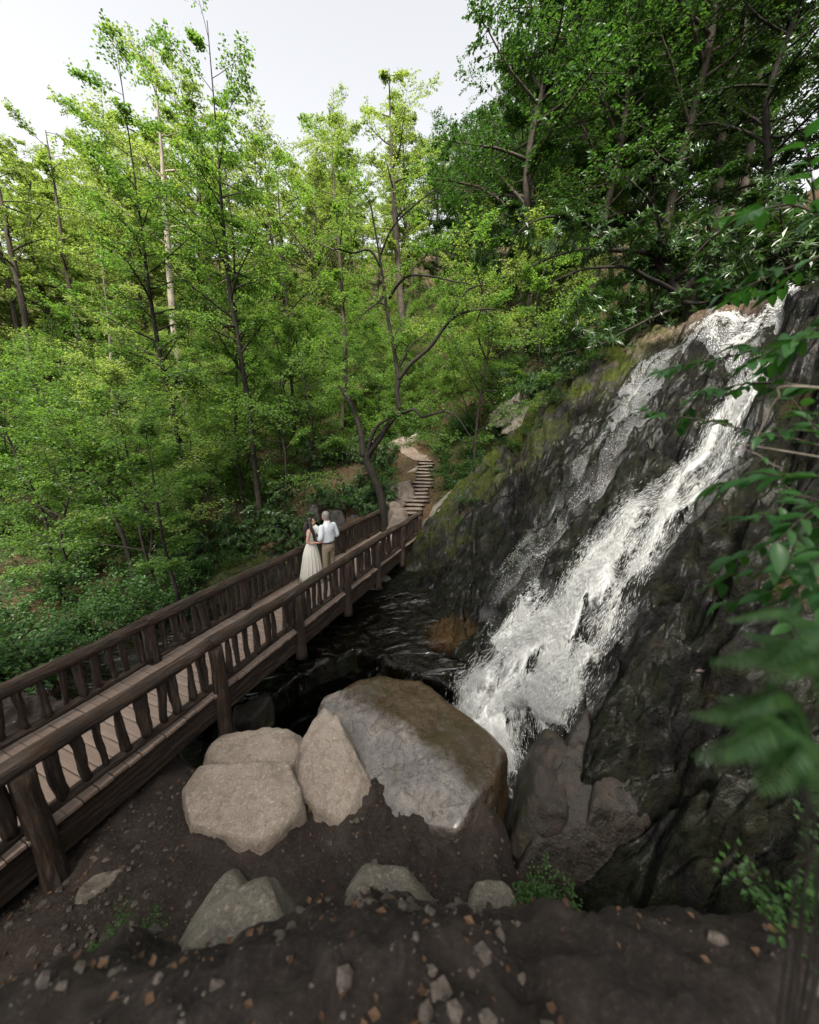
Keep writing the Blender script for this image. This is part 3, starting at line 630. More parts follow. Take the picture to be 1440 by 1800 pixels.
def m_drop():
    t = NT("spray_drops"); p = t.principled((.88, .88, .87), .8, .1); tl = t.n("ShaderNodeBsdfTranslucent"); tl.inputs[0].default_value = (.8, .82, .82, 1)
    return t.done(t.mixsh(.35, p, tl.outputs[0]))
M['foam'] = m_foam(); M['drop'] = m_drop()
POOL = -1.42
def surf(x, y): return np.maximum(rock_z(x, y), POOL)
def cascade(name, label, rows, n_s, n_w, thick, dens, drops, seed, drop_r=(.004, .012), drop_l=(.03, .16), lift=.16):
    """rows: (left px, right px, y px, foam); builds the sheet following the rock and the loose streaks above it"""
    Lp = spline([at_slab(a, y) if y < 1255 else at_z(a, y, POOL + .05) for a, b, y, f in rows], n_s)[:, :2]
    Rp = spline([at_slab(b, y) if y < 1255 else at_z(b, y, POOL + .05) for a, b, y, f in rows], n_s)[:, :2]
    fo = np.interp(np.linspace(0, 1, n_s), np.linspace(0, 1, len(rows)), [r[3] for r in rows])
    w = np.linspace(0, 1, n_w); XY = Lp[:, None] * (1 - w)[None, :, None] + Rp[:, None] * w[None, :, None]
    ce = (Lp + Rp) / 2; sl = np.concatenate([[0], np.cumsum(np.hypot(*np.diff(ce, axis=0).T) * 1.45)]); wid = np.hypot(*(Rp - Lp).T)
    U = (w[None] - .5) * wid[:, None]; V = sl[:, None] * np.ones(n_w)[None]
    edge = np.clip(np.minimum(w, 1 - w) * 4, 0, 1)[None] * np.ones((n_s, 1))
    rid = fbm(U * 4.5, V * .9, o=4, seed=seed) + .45 * fbm(U * 14, V * 2.6, o=3, seed=seed + 8); big = fbm(U * 1.6, V * .7, o=3, seed=seed + 3)
    prof = sstep(0, 1, edge)
    Zs = surf(XY[..., 0], XY[..., 1])
    def blur(z, k):
        for _ in range(k):
            z = z.copy(); z[1:-1] = (z[:-2] + 2 * z[1:-1] + z[2:]) / 4; z[:, 1:-1] = (z[:, :-2] + 2 * z[:, 1:-1] + z[:, 2:]) / 4
        return z
    sm = blur(np.maximum(blur(Zs, 25), Zs), 12)
    Z = blur(np.maximum(Zs, sm) * prof + Zs * (1 - prof), 4) + thick * prof * (.35 + .4 * rid + .35 * big) + .012
    me = mesh_np(name, np.concatenate([XY, Z[..., None]], -1), grid_faces(n_w, n_s))
    uvl = me.uv_layers.new(name="UVMap"); li = np.zeros(len(me.loops), np.int32); me.loops.foreach_get("vertex_index", li)
    uv = np.stack([U.ravel(), V.ravel()], -1); uvl.data.foreach_set("uv", uv[li].astype(np.float32).ravel())
    tt = np.linspace(0, 1, n_s)[:, None]; F = np.clip(fo[:, None] * prof * (.75 + .5 * big + .25 * rid) * sstep(0, .07, tt) * sstep(1, .95, tt), 0, 1)
    at = me.attributes.new("foam", 'FLOAT', 'POINT'); at.data.foreach_set("value", F.astype(np.float32).ravel())
    o = link(name, me, M['foam']); tag(o, label, kind="structure")
    # loose streaks of water, joined into one part
    rg = np.random.default_rng(seed); pr = (F ** 2.2 * (.25 + .75 * sstep(-.3, .5, rid))).ravel(); pr = pr * (wid[:, None] * np.ones(n_w)[None]).ravel(); pr /= pr.sum()
    idx = rg.choice(len(pr), drops, p=pr); i, j = idx // n_w, idx % n_w
    i2 = np.minimum(i + 1, n_s - 1); i1 = np.maximum(i - 1, 0)
    P = np.concatenate([XY, Z[..., None]], -1)
    D = P[i2, j] - P[i1, j]; D /= np.linalg.norm(D, axis=1)[:, None] + 1e-9
    pos = P[i, j] + rg.normal(size=(drops, 3)) * np.array([.03, .03, .01]); hgt = rg.exponential(1.0, drops) * lift * .35 * (.3 + fo[i])
    nrm = np.array([-.6, -.25, .75]); pos = pos + nrm * hgt[:, None]
    D = D + rg.normal(size=(drops, 3)) * .10; D /= np.linalg.norm(D, axis=1)[:, None]
    ln = rg.uniform(*drop_l, drops) * rg.uniform(.4, 1, drops); ra = rg.uniform(*drop_r, drops)
    a = np.cross(D, [0, 0, 1.0]); a /= np.linalg.norm(a, axis=1)[:, None] + 1e-9; b = np.cross(D, a)
    vs = [pos - D * ln[:, None] * .5, pos + D * ln[:, None] * .5]
    for k in range(3): th = k * 2.094; vs.append(pos + (a * math.cos(th) + b * math.sin(th)) * ra[:, None])
    Vv = np.stack(vs, 1).reshape(-1, 3); base = np.arange(drops)[:, None, None] * 5
    Ff = np.array([[0, 2, 3], [0, 3, 4], [0, 4, 2], [1, 3, 2], [1, 4, 3], [1, 2, 4]])[None] + base
    sp_ = link("spray", mesh_np("spray", Vv, Ff.reshape(-1, 3)), M['drop'], o); sp_["kind"] = "stuff"
    return o
cascade("waterfall", "broad white waterfall sliding diagonally down the black rock face",
        [(1292, 1362, 612, .35), (1285, 1352, 660, .5), (1262, 1340, 715, .62), (1225, 1318, 775, .72), (1160, 1290, 835, .78), (1090, 1240, 895, .82), (1035, 1195, 955, .85), (995, 1160, 1015, .86), (955, 1125, 1075, .88), (905, 1095, 1135, .88), (850, 1062, 1195, .86), (800, 1035, 1245, .85), (775, 1010, 1290, .85), (862, 975, 1345, .45), (880, 935, 1385, .15)],
        300, 110, .17, .9, 70000, 700, (.0012, .0036), (.04, .20), lift=.20)
cascade("upper_cascade", "silvery water spreading over the lip at the top of the rock face",
        [(1330, 1420, 512, .55), (1285, 1385, 535, .62), (1240, 1350, 560, .66), (1210, 1335, 585, .62), (1200, 1330, 606, .4), (1205, 1335, 625, .2)], 90, 90, .05, .6, 5000, 720, (.003, .009), (.03, .14), .06)
cascade("side_cascade", "thin glistening trickle down the rock face left of the main waterfall",
        [(1195, 1225, 612, 0.18), (1130, 1178, 660, 0.20), (1085, 1150, 720, 0.19), (1045, 1112, 780, 0.20), (1010, 1075, 840, 0.20), (960, 1020, 895, 0.19), (910, 980, 950, 0.18), (870, 965, 1000, 0.16), (850, 960, 1050, 0.14), (840, 945, 1100, 0.12), (830, 900, 1150, 0.14)], 260, 50, .03, .5, 5000, 740, (.002, .006), (.02, 0.04), 0.02)
cascade("foot_cascade", "splayed veil of water over the ledge left of the waterfall's foot",
        [(930, 1010, 1045, .5), (880, 985, 1080, .5), (845, 960, 1120, .48), (832, 930, 1160, .50), (820, 900, 1200, .55)], 110, 70, .05, .5, 4500, 760, (.003, .008), (.03, .1), .06)
# churned foam lying on the pool round the foot of the fall, and drops thrown off it
fx = np.arange(.2, 2.5, .02); fy = np.arange(3.6, 6.0, .02); X, Y = np.meshgrid(fx, fy); base = surf(X, Y)
dist = np.hypot((X - 1.25) / .95, (Y - 4.85) / .75); Zf = base + .03 + np.clip(1.1 - dist, 0, 1) * (.10 + .10 * fbm(X * 3.5, Y * 3.5, o=4, seed=77))
me = mesh_np("plunge_foam", np.stack([X, Y, Zf], -1), grid_faces(len(fx), len(fy))); uvl = me.uv_layers.new(name="UVMap"); li = np.zeros(len(me.loops), np.int32); me.loops.foreach_get("vertex_index", li)
uvl.data.foreach_set("uv", np.stack([X.ravel() * .5 + Y.ravel() * .3, Y.ravel() * 2 - X.ravel()], -1)[li].astype(np.float32).ravel())
at = me.attributes.new("foam", 'FLOAT', 'POINT'); at.data.foreach_set("value", np.where(base < POOL + .35, np.clip(.95 - .75 * dist + .35 * fbm(X * 2, Y * 2, o=3, seed=78), 0, .95), 0).astype(np.float32).ravel())
tag(link("plunge_foam", me, M['foam']), "white churned foam where the waterfall meets the pool", kind="structure")
rg = np.random.default_rng(7); m = 5200; a = rg.random(m) * 6.28; q = np.abs(rg.normal(size=m)) * .42; x = 1.2 + np.cos(a) * q * 1.1; y = 4.9 + np.sin(a) * q * .8; z = surf(x, y) + .05 + rg.exponential(.11, m); r = rg.uniform(.002, .0065, m); dd, ff = ico(1)
sp_ = link("spray", mesh_np("spray", (dd[None] * r[:, None, None] * np.array([1, 1, 1.5]) + np.stack([x, y, z], -1)[:, None]).reshape(-1, 3), (ff[None] + np.arange(m)[:, None, None] * len(dd)).reshape(-1, 3)), M['drop'], bpy.data.objects["plunge_foam"]); sp_["kind"] = "stuff"
# stream over the slab, and the dark pool in the pit
wx = np.arange(-7.6, 1.9, .05); wy = np.arange(3.2, 11.0, .05); X, Y = np.meshgrid(wx, wy); bz = bed_z(X, Y); sz = slab_z(X, Y)
for nm, lb, zz, keep, mt in (("stream", "thin sheet of dark water sliding left over the flat bedrock", bz + .035 + .012 * fbm(X * 1.5 + Y, Y * 5, o=3, seed=61), (sz < bz + .06) & (Y > np.interp(X, LEDGE[:, 0], LEDGE[:, 1]) - .05) & (Y < 9.5 + .25 * X), m_water("stream_water", (.72, .60, .47), 1.2, 3.5, R_(-30), sheen_paint=.6)),
                           ("pool", "dark churning plunge pool below the ledge", np.full_like(X, POOL - .02), (rock_z(X, Y) < POOL + .05), m_water("pool_water", (.35, .30, .24), 1.5, 1.5, 0))):
    f = grid_faces(len(wx), len(wy)); kk = keep.ravel()[f].all(1); f = f[kk]; u, inv = np.unique(f, return_inverse=True)
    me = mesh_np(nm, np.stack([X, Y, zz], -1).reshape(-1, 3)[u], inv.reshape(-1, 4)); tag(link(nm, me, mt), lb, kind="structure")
# ------------------------------------------------------------------ vegetation
def nrm(a): return a / (np.linalg.norm(a, axis=-1, keepdims=True) + 1e-9)
def leaf_quads(pos, d, n, size, ratio=.34, fold=.10, droop=.12):
    d = nrm(d); side = nrm(np.cross(d, n)); n = np.cross(side, d); s = size[:, None]
    mid = pos + d * s * .45
    v = np.stack([pos, mid + side * s * ratio + n * s * fold, pos + d * s - n * s * droop, mid - side * s * ratio + n * s * fold], 1).reshape(-1, 3)
    i = np.arange(len(pos))[:, None] * 4
    f = np.concatenate([i + np.array([[0, 2, 1]]), i + np.array([[0, 3, 2]])], 0)
    return v, f
def leaves_on(A, B, K, size, rg, spread=.8, tilt=.35, down=.18, jitter=.05, ratio=.34):
    """K leaves along each twig A->B, set left and right in a flattish spray"""
    A, B = np.asarray(A), np.asarray(B); m = len(A); t = (np.arange(K) + rg.random((m, K))) / K * .95 + .08
    P = A[:, None] * (1 - t[..., None]) + B[:, None] * t[..., None]
    D = nrm(B - A)[:, None] * np.ones((1, K, 1)); side = nrm(np.cross(D, [0, 0, 1.0])); sg = np.where(np.arange(K) % 2 == 0, 1, -1)[None, :, None]
    d = D * .6 + side * sg * spread + rg.normal(size=(m, K, 3)) * .3; d[..., 2] -= down
    n = np.array([0, 0, 1.0]) + rg.normal(size=(m, K, 3)) * tilt
    P = P + rg.normal(size=(m, K, 3)) * jitter
    sz = size * (.6 + .7 * rg.random(m * K))
    return leaf_quads(P.reshape(-1, 3), d.reshape(-1, 3), n.reshape(-1, 3), sz, ratio)
def whorls(T, D, K, size, rg, ratio=.17):
    """evergreen rosettes: K drooping leaves round each twig tip"""
    m = len(T); a = nrm(np.cross(D, rg.normal(size=(m, 3)))); b = np.cross(D, a); th = (np.arange(K) / K * 6.283)[None] + rg.random((m, 1)) * 6.28 + rg.normal(size=(m, K)) * .2
    d = D[:, None] * .45 + a[:, None] * np.cos(th)[..., None] + b[:, None] * np.sin(th)[..., None]; d[..., 2] -= .25
    n = D[:, None] + np.array([0, 0, .6]) + rg.normal(size=(m, K, 3)) * .2
    P = np.repeat(T[:, None], K, 1)
    return leaf_quads(P.reshape(-1, 3), d.reshape(-1, 3), n.reshape(-1, 3), size * (.7 + .5 * rg.random(m * K)), ratio, .05, .15)
def branch_out(G, base, d0, L, r, rg, droop=.15, nb=10, sub=.45, flat=True, curl=.25, seg=5):
    """a limb with twigs; returns twig starts and ends"""
    k = 6; pts = [np.array(base, float)]; d = np.array(d0, float); d /= np.linalg.norm(d)
    for i in range(k - 1):
        d = d + rg.normal(size=3) * curl * .35 + np.array([0, 0, -droop * .25 * i / k]); d /= np.linalg.norm(d); pts.append(pts[-1] + d * L / (k - 1))
    pts = np.array(pts); G.tube(pts, np.linspace(r, max(.004, r * .22), k), seg, False)
    A, B = [], []
    for j in range(nb):
        u = .22 + .78 * (j + rg.random()) / nb; q = u * (k - 1); i = min(int(q), k - 2); f = q - i; p = pts[i] * (1 - f) + pts[i + 1] * f
        t = pts[i + 1] - pts[i]; t /= np.linalg.norm(t); s = np.cross(t, [0, 0, 1.0]); s /= np.linalg.norm(s) + 1e-9
        sg = 1 if j % 2 else -1; dd = t * .7 + s * sg * (.75 + .2 * rg.random()) + np.array([0, 0, rg.normal() * (.28 if flat else .45)]); dd /= np.linalg.norm(dd)
        l = L * sub * (1.05 - .6 * u) * (.6 + .6 * rg.random()); e = p + dd * l; e[2] -= l * .08
        A.append(p); B.append(e); G.tube([p, (p + e) / 2 + rg.normal(size=3) * l * .04, e], [max(.004, r * .28), max(.003, r * .18), .0025], 3, False)
    A.append(pts[-2]); B.append(pts[-1] + (pts[-1] - pts[-2]) * .3)
    return A, B
def grow(trunk, r0, r1, rg, nbr, start, blen, up=(.05, .5), nb=12, K=14, leaf=.11, taper=.42, limbs=(), kind='spray', sub=.5, tilt=.35, seg=9, ratio=.34, topr=.35):
    """trunk polyline (local) -> wood mesh, leaf mesh"""
    G = Geo(); pts = spline(trunk, max(8, len(trunk) * 4)); rad = np.linspace(1, 0, len(pts)) ** .8 * (r0 - r1) + r1; rad *= np.interp(np.linspace(0, 1, len(pts)), [0, .7, 1], [1, 1, topr])
    rad[0] *= 1.35; rad[1] *= 1.1
    G.tube(pts, rad, seg, True, .08, rg); A, B = [], []
    lines = [(pts, rad)]
    for lp, lr0, lr1 in limbs:
        q = spline(lp, max(8, len(lp) * 4)); rr = np.linspace(lr0, lr1, len(q)); G.tube(q, rr, 7, True, .08, rg); lines.append((q, rr))
    tot = sum(np.linalg.norm(np.diff(l, axis=0), axis=1).sum() for l, _ in lines)
    ga = rg.random() * 6
    for li, (l, rr) in enumerate(lines):
        ln = np.linalg.norm(np.diff(l, axis=0), axis=1).sum(); n = max(2, int(round(nbr * ln / tot)))
        st = start if li == 0 else .25
        for i in range(n):
            t = st + (1 - st) * (i + rg.random()) / n; q = t * (len(l) - 1); a = min(int(q), len(l) - 2); f = q - a; p = l[a] * (1 - f) + l[a + 1] * f; r = rr[a]
            ga += 2.4 + rg.normal() * .5; e = rg.uniform(*up); d = np.array([math.cos(ga) * math.cos(e), math.sin(ga) * math.cos(e), math.sin(e)])
            tt = (t - st) / (1 - st); L = blen * (1 - taper * tt) * (.35 + 1.0 * rg.random()) * (math.sin(min(1, tt * 2.2 + .35) * 1.57))
            a_, b_ = branch_out(G, p, d, L, max(.008, min(r * .55, .03 + L * .012)), rg, nb=nb, sub=sub); A += a_; B += b_
    A, B = np.array(A), np.array(B)
    if kind == 'spray': v, f = leaves_on(A, B, K, leaf, rg, tilt=tilt, ratio=ratio)
    else:
        T = np.concatenate([B, A * .5 + B * .5]); D = nrm(np.concatenate([B - A, B - A]) + rg.normal(size=(2 * len(A), 3)) * .5 * np.linalg.norm(B - A, axis=1).mean() + np.array([0, 0, .2])); v, f = whorls(T, D, K, leaf, rg)
    return G.mesh("trunk"), mesh_np("crown", v, f, False)
def tree_from(name, label, cat, base, wood, leaves, bark, leafm, rot=0, sc=1.0, group=None):
    t = thing(name, label, cat, base, rot, group); t.scale = (sc,) * 3
    link("trunk" if cat != 'shrub' else "stem", wood, bark, t); link("crown" if cat != 'shrub' else "foliage", leaves, leafm, t)
    return t
def traced(label, px, Y, r0, seed, r1=.03, dY=0.0, nbr=20, start=.35, blen=2.4, leaf=.09, leafm='leaf_maple', bark='bark', name="forest_tree", extend=3.0, up=(.05, .85), K=22, nb=14, limbs=(), kind='spray', sub=.5, base_drop=.15, tilt=.5, topr=.3):
    """a tree whose stem follows picture points, base first; Y = distance of the base, dY = how much nearer/farther the top stands"""
    n = len(px); W3 = [np.array(at_y(p[0], p[1], Y + dY * i / (n - 1) + (p[2] if len(p) > 2 else 0))) for i, p in enumerate(px)]
    g0 = gz(W3[0][0], W3[0][1]) - base_drop
    if W3[0][2] > g0 + .05: W3.insert(0, np.array([W3[0][0] + (W3[0][0] - W3[1][0]) * .3, W3[0][1], g0]))
    if extend:
        d = W3[-1] - W3[-2]; W3.append(W3[-1] + d / np.linalg.norm(d) * extend * .5 + np.array([0, 0, extend * .5]))
    b = W3[0].copy(); L3 = []
    for lp, a, c in limbs: L3.append(([np.array(at_y(q[0], q[1], Y + (q[2] if len(q) > 2 else 0))) - b for q in lp], a, c))
    rg = np.random.default_rng(seed); wd, lf = grow([w - b for w in W3], r0, r1, rg, nbr, start, blen, up, nb, K, leaf, limbs=L3, kind=kind, sub=sub, tilt=tilt, topr=topr)
    return tree_from(name, label, "tree", Vector(b), wd, lf, M[bark], M[leafm])

# the twisting tree at the far bridge end
traced("dark twisting many-stemmed tree at the far end of the bridge", [(672, 884), (655, 835), (645, 805), (664, 775), (686, 742), (703, 722)], 12.9, .17, 11, .075, nbr=40, start=.8, blen=1.1, leaf=.075, K=14, nb=9, extend=0, name="twisted_tree", topr=1.0,
       limbs=[([(703, 722), (698, 690), (700, 665), (692, 610, .2), (684, 570, .3), (678, 530, .3), (672, 480, .2), (664, 430, 0), (650, 350, -.2)], 0.094, 0.024),
              ([(700, 668), (722, 640, -.2), (756, 610, -.4), (778, 580, -.6), (800, 556, -.8), (835, 545, -1.0), (872, 543, -1.2)], 0.081, 0.022),
              ([(792, 562, -.7), (806, 530, -.8), (826, 508, -.9), (850, 500, -1.0)], 0.050, 0.014),
              ([(703, 645, -.1), (714, 620, -.1), (730, 600, 0), (752, 585, .1)], 0.044, 0.012),
              ([(703, 728), (728, 720, -.3), (742, 733, -.5), (760, 728, -.6), (785, 724, -.8), (805, 735, -.9), (822, 760, -1.0), (836, 782, -1.1)], 0.062, 0.012),
              ([(640, 803), (636, 775, .1), (630, 745, .2), (618, 710, .3), (603, 688, .4), (596, 678, .5)], 0.125, 0.042), ([(606, 692, .4), (610, 660, .5), (610, 620, .5), (612, 580, .6)], 0.037, 0.010),
              ([(645, 800), (655, 765, -.2), (668, 745, -.3), (690, 733, -.4), (705, 730, -.5)], 0.075, 0.036),
              ([(684, 525, .3), (700, 500, .1), (722, 484, -.2), (760, 486, -.5), (800, 495, -.8), (830, 500, -1)], 0.050, 0.014),
              ([(674, 520, .3), (660, 535, 0), (640, 550, -.3), (625, 570, -.6)], 0.037, 0.010), ([(670, 470, .2), (650, 440, 0), (620, 445, -.4), (585, 440, -.8), (555, 490, -1)], 0.044, 0.010),
              ([(668, 450, .1), (690, 400, -.2), (730, 360, -.6), (770, 330, -1)], 0.037, 0.010)])
# slim trees left of the bridge
traced("slim dark leaning trunk left of the couple, rooted below the far rail", [(345, 938), (332, 880), (318, 800), (309, 745), (294, 683), (283, 633), (270, 560), (258, 480), (248, 400), (235, 300)], 15.5, .11, 21, .03, nbr=42, start=.34, blen=2.6, dY=-2.0)
traced("tall dark trunk third from the bridge, mottled bark, nearest behind the couple's left", [(458, 905), (450, 837), (443, 770), (436, 703), (427, 653), (418, 593), (407, 533), (397, 440), (388, 340), (382, 250)], 15.0, .125, 22, .04, nbr=40, start=.42, blen=2.5, dY=-1.0)
traced("thin dark trunk close beside the tall mottled one", [(428, 890), (420, 820), (414, 755), (416, 700), (416, 620), (414, 540), (412, 470), (408, 400), (400, 330)], 15.8, .075, 23, .02, nbr=28, start=.45, blen=1.9)
traced("slender leaning tree with forking branches, low on the left bank", [(224, 968), (207, 920), (185, 880), (168, 845), (150, 815), (120, 780), (95, 740)], 11.2, .075, 24, .02, nbr=18, start=.25, blen=2.3, extend=1.0, limbs=[([(195, 900), (190, 850), (192, 790), (200, 720, .3)], .03, .008), ([(180, 870), (150, 850), (110, 835, -.3), (60, 830, -.6)], .025, .006)])
traced("thin straight sapling trunk rising just behind the far rail", [(314, 1056), (305, 1020), (296, 990), (284, 935), (276, 880), (268, 830)], 8.6, .055, 25, .015, nbr=12, start=.45, blen=1.3, extend=1.4, leaf=.09)
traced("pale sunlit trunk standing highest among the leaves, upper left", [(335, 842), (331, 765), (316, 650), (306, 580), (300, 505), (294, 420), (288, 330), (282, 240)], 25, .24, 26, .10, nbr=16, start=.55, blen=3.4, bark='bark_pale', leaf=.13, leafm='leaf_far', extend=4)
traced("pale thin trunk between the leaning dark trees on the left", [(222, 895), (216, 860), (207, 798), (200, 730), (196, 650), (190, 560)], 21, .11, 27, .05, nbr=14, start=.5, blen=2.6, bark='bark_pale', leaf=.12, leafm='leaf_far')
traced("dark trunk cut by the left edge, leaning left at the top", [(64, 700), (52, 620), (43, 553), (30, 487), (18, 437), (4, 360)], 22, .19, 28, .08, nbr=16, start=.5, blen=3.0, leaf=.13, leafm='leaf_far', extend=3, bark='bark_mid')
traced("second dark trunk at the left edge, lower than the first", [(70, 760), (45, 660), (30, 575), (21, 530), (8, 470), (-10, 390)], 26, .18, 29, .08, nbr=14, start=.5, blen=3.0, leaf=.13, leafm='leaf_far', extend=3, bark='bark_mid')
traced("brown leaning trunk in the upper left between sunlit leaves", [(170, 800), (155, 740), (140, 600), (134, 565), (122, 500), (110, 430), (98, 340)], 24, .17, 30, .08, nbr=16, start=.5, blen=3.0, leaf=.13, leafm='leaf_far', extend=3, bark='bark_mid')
traced("grey-brown trunk far behind the twisting tree", [(716, 740), (712, 640), (706, 540), (702, 500), (698, 430), (692, 340), (688, 260)], 27, .26, 31, .10, nbr=16, start=.5, blen=3.0, leaf=.13, leafm='leaf_far', extend=4, bark='bark_mid')
traced("greyish trunk behind the left stem of the twisting tree", [(600, 770), (604, 690), (606, 610), (603, 540), (598, 460), (590, 360)], 23, .14, 32, .06, nbr=16, start=.4, blen=2.8, leaf=.11, leafm='leaf_maple', extend=3, bark='bark_mid')
traced("thin upright trunk between the mottled trunk and the twisting tree", [(520, 800), (516, 720), (510, 640), (506, 560), (500, 470), (492, 380)], 20, .10, 33, .04, nbr=18, start=.35, blen=2.6, leaf=.10, extend=3)

# kinds that repeat: canopy trees, understorey trees, shrubs, evergreens
def variants(n, f): return [f(np.random.default_rng(900 + 13 * i), i) for i in range(n)]
def canopy(rg, i):
    H = 15 + 3 * (i % 3); w = rg.normal(size=(5, 2)) * .35
    return grow([(0, 0, -.4), (w[0][0], w[0][1], H * .25), (w[1][0], w[1][1], H * .5), (w[2][0] * 1.3, w[2][1], H * .75), (w[3][0], w[3][1], H)], .20, .04, rg, 46, .16, 4.4, (.0, .95), 16, 26, .15, sub=.5, tilt=.55)
def under(rg, i):
    H = 5 + 1.2 * (i % 3); w = rg.normal(size=(5, 2)) * .3
    return grow([(0, 0, -.3), (w[0][0], w[0][1], H * .3), (w[1][0] * 1.5, w[1][1] * 1.5, H * .65), (w[2][0] * 2, w[2][1] * 2, H)], .050, .010, rg, 15, .14, 3.3, (.05, .95), 17, 28, .085, sub=.5, seg=6, tilt=.55)
def shrub(rg, i):
    G = Geo(); A, B = [], []
    for k in range(9):
        a = k * 2.4 + rg.random(); e = rg.uniform(.5, 1.35); d = (math.cos(a) * math.cos(e), math.sin(a) * math.cos(e), math.sin(e))
        a_, b_ = branch_out(G, (rg.normal() * .08, rg.normal() * .08, -.1), d, 1.5 * rg.uniform(.6, 1.1), .018, rg, .5, 13, .55, False, .3, 4); A += a_; B += b_
    v, f = leaves_on(np.array(A), np.array(B), 13, .085, rg, tilt=.4)
    return G.mesh("stem"), mesh_np("foliage", v, f, False)
def evergreen(rg, i):
    G = Geo(); A, B = [], []
    for k in range(10):
        a = k * 2.4 + rg.random(); e = rg.uniform(.3, 1.2); d = (math.cos(a) * math.cos(e), math.sin(a) * math.cos(e), math.sin(e))
        a_, b_ = branch_out(G, (rg.normal() * .1, rg.normal() * .1, -.1), d, 2.1 * rg.uniform(.6, 1.1), .03, rg, .3, 12, .5, False, .55, 5); A += a_; B += b_
    A, B = np.array(A), np.array(B); T = np.concatenate([B, A * .45 + B * .55]); D = nrm(np.concatenate([B - A] * 2) + np.array([0, 0, .15]) + rg.normal(size=(len(T), 3)) * .15)
    v, f = whorls(T, D, 8, .17, rg); return G.mesh("stem"), mesh_np("foliage", v, f, False)
CAN, UND, SHR, EVG = variants(5, canopy), variants(5, under), variants(5, shrub), variants(4, evergreen)
rg = np.random.default_rng(77)
def put(kind, i, name, label, cat, x, y, sc, bark, leafm, group, z=None):
    wd, lf = kind[i % len(kind)]
    o = thing(name, label, cat, (x, y, (gz(x, y) if z is None else z) - .05), rg.random() * 6.28, group); o.scale = (sc * (.9 + .2 * rg.random()), sc * (.9 + .2 * rg.random()), sc)
    for nm, me, mt in (("trunk" if cat == 'tree' else "stem", wd, bark), ("crown" if cat == 'tree' else "foliage", lf, leafm)):
        if not me.materials: me.materials.append(M[mt])
        c = link(nm, me); c.parent = o; c.material_slots[0].link = 'OBJECT'; c.material_slots[0].material = M[mt]
    return o
n = 0
for i in range(900):                                           # the far wood
    a = R_(rg.uniform(-54, 40)); d = 20 + 55 * rg.random() ** 1.1; x, y = math.sin(a) * d, math.cos(a) * d
    if n >= 100: break
    if a < R_(14) and d < 36: continue
    if any((x - q[0]) ** 2 + (y - q[1]) ** 2 < 7 for q in globals().setdefault('_far', [])): continue
    _far.append((x, y)); n += 1
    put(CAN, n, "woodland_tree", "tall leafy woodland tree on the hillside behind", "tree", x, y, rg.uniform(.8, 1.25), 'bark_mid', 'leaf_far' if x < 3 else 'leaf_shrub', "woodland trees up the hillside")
n = 0
for i in range(900):                                           # layered small trees under it
    a = R_(rg.uniform(-55, 24)); d = 12.5 + 22 * rg.random(); x, y = math.sin(a) * d, math.cos(a) * d
    if n >= 85: break
    if x > -8 and y < 13.5 + .4 * max(0, -x): continue
    if abs(x) < 2.2 and y < 21: continue
    if -4.5 < x < 2.5 and y < 17.5: continue
    if any((x - q[0]) ** 2 + (y - q[1]) ** 2 < 1.7 for q in globals().setdefault('_und', [])): continue
    _und.append((x, y)); n += 1
    put(UND, n, "understorey_tree", "small spreading understorey tree with flat layered leaf sprays", "tree", x, y, rg.uniform(.75, 1.25), 'bark', ('leaf_maple', 'leaf_far', 'leaf_maple', 'leaf_maple')[n % 4], "understorey trees on the slope")
n = 0
for x, y, sc in [(x + rg.normal() * .3, y + rg.normal() * .3, rg.uniform(.8, 1.25)) for x, y in
                 [(-7.6, 4.4), (-8.6, 5.4), (-7.2, 6.0), (-8.4, 6.9), (-9.8, 4.6), (-9.4, 7.8), (-7.4, 7.6), (-10.4, 6.2), (-11.2, 8.2), (-8.8, 9.4), (-6.9, 9.0), (-10.6, 10.2), (-7.6, 10.9), (-12, 11), (-9.0, 12.3), (-6.4, 11.8), (-12.5, 9.2), (-6.8, 13.2), (-11, 13.3), (-9, 14.4)]]:
    n += 1; put(SHR, n, "leafy_shrub", "light green leafy shrub on the flat beyond the far rail", "shrub", x, y, sc, 'bark', 'leaf_shrub', "shrubs beyond the far rail", max(gz(x, y), -1.35))
for x, y, sc in [(x + rg.normal() * .3, y + rg.normal() * .3, rg.uniform(.6, .95)) for x, y in
                 [(-4.6, 12.6), (-5.6, 13.2), (-3.6, 13.4), (-4.8, 14.2), (-2.6, 14.3), (-6.6, 14.4), (-3.4, 15.4), (-5.4, 15.8), (-1.6, 15.2), (-2.2, 16.6), (-1.3, 13.9), (-7.8, 13.0), (-5.2, 11.6), (-4.0, 17), (-5.8, 12.4), (-6.6, 11.2), (-7.4, 12.0), (-4.4, 13.4), (-8.2, 11.4), (-3.0, 12.9), (-6.4, 13.4), (-9.0, 13.0)]]:
    n += 1; put(EVG, n, "evergreen_shrub", "dark evergreen shrub on the shaded bank behind the couple", "shrub", x, y, sc, 'bark', 'leaf_dark', "evergreen shrubs behind the couple")
for i in range(90):                                             # bright shrubs up the hillside
    a = R_(rg.uniform(-52, 12)); dd = 17 + 20 * rg.random(); x, y = math.sin(a) * dd, math.cos(a) * dd; n += 1
    if abs(x) < 1.5 and y < 20: continue
    put(SHR, n, "hillside_shrub", "bushy bright green shrub among the trunks on the hillside", "shrub", x, y, rg.uniform(.9, 1.7), 'bark', 'leaf_maple', "shrubs on the hillside")
for i in range(60):                                             # right bank above the steps
    x = 1.6 + 8 * rg.random(); y = 14.2 + 7 * rg.random(); n += 1
    put(SHR, n, "bank_shrub", "green shrub on the steep bank right of the steps", "shrub", x, y, rg.uniform(.55, 1.05), 'bark', 'leaf_shrub', "shrubs on the right bank")
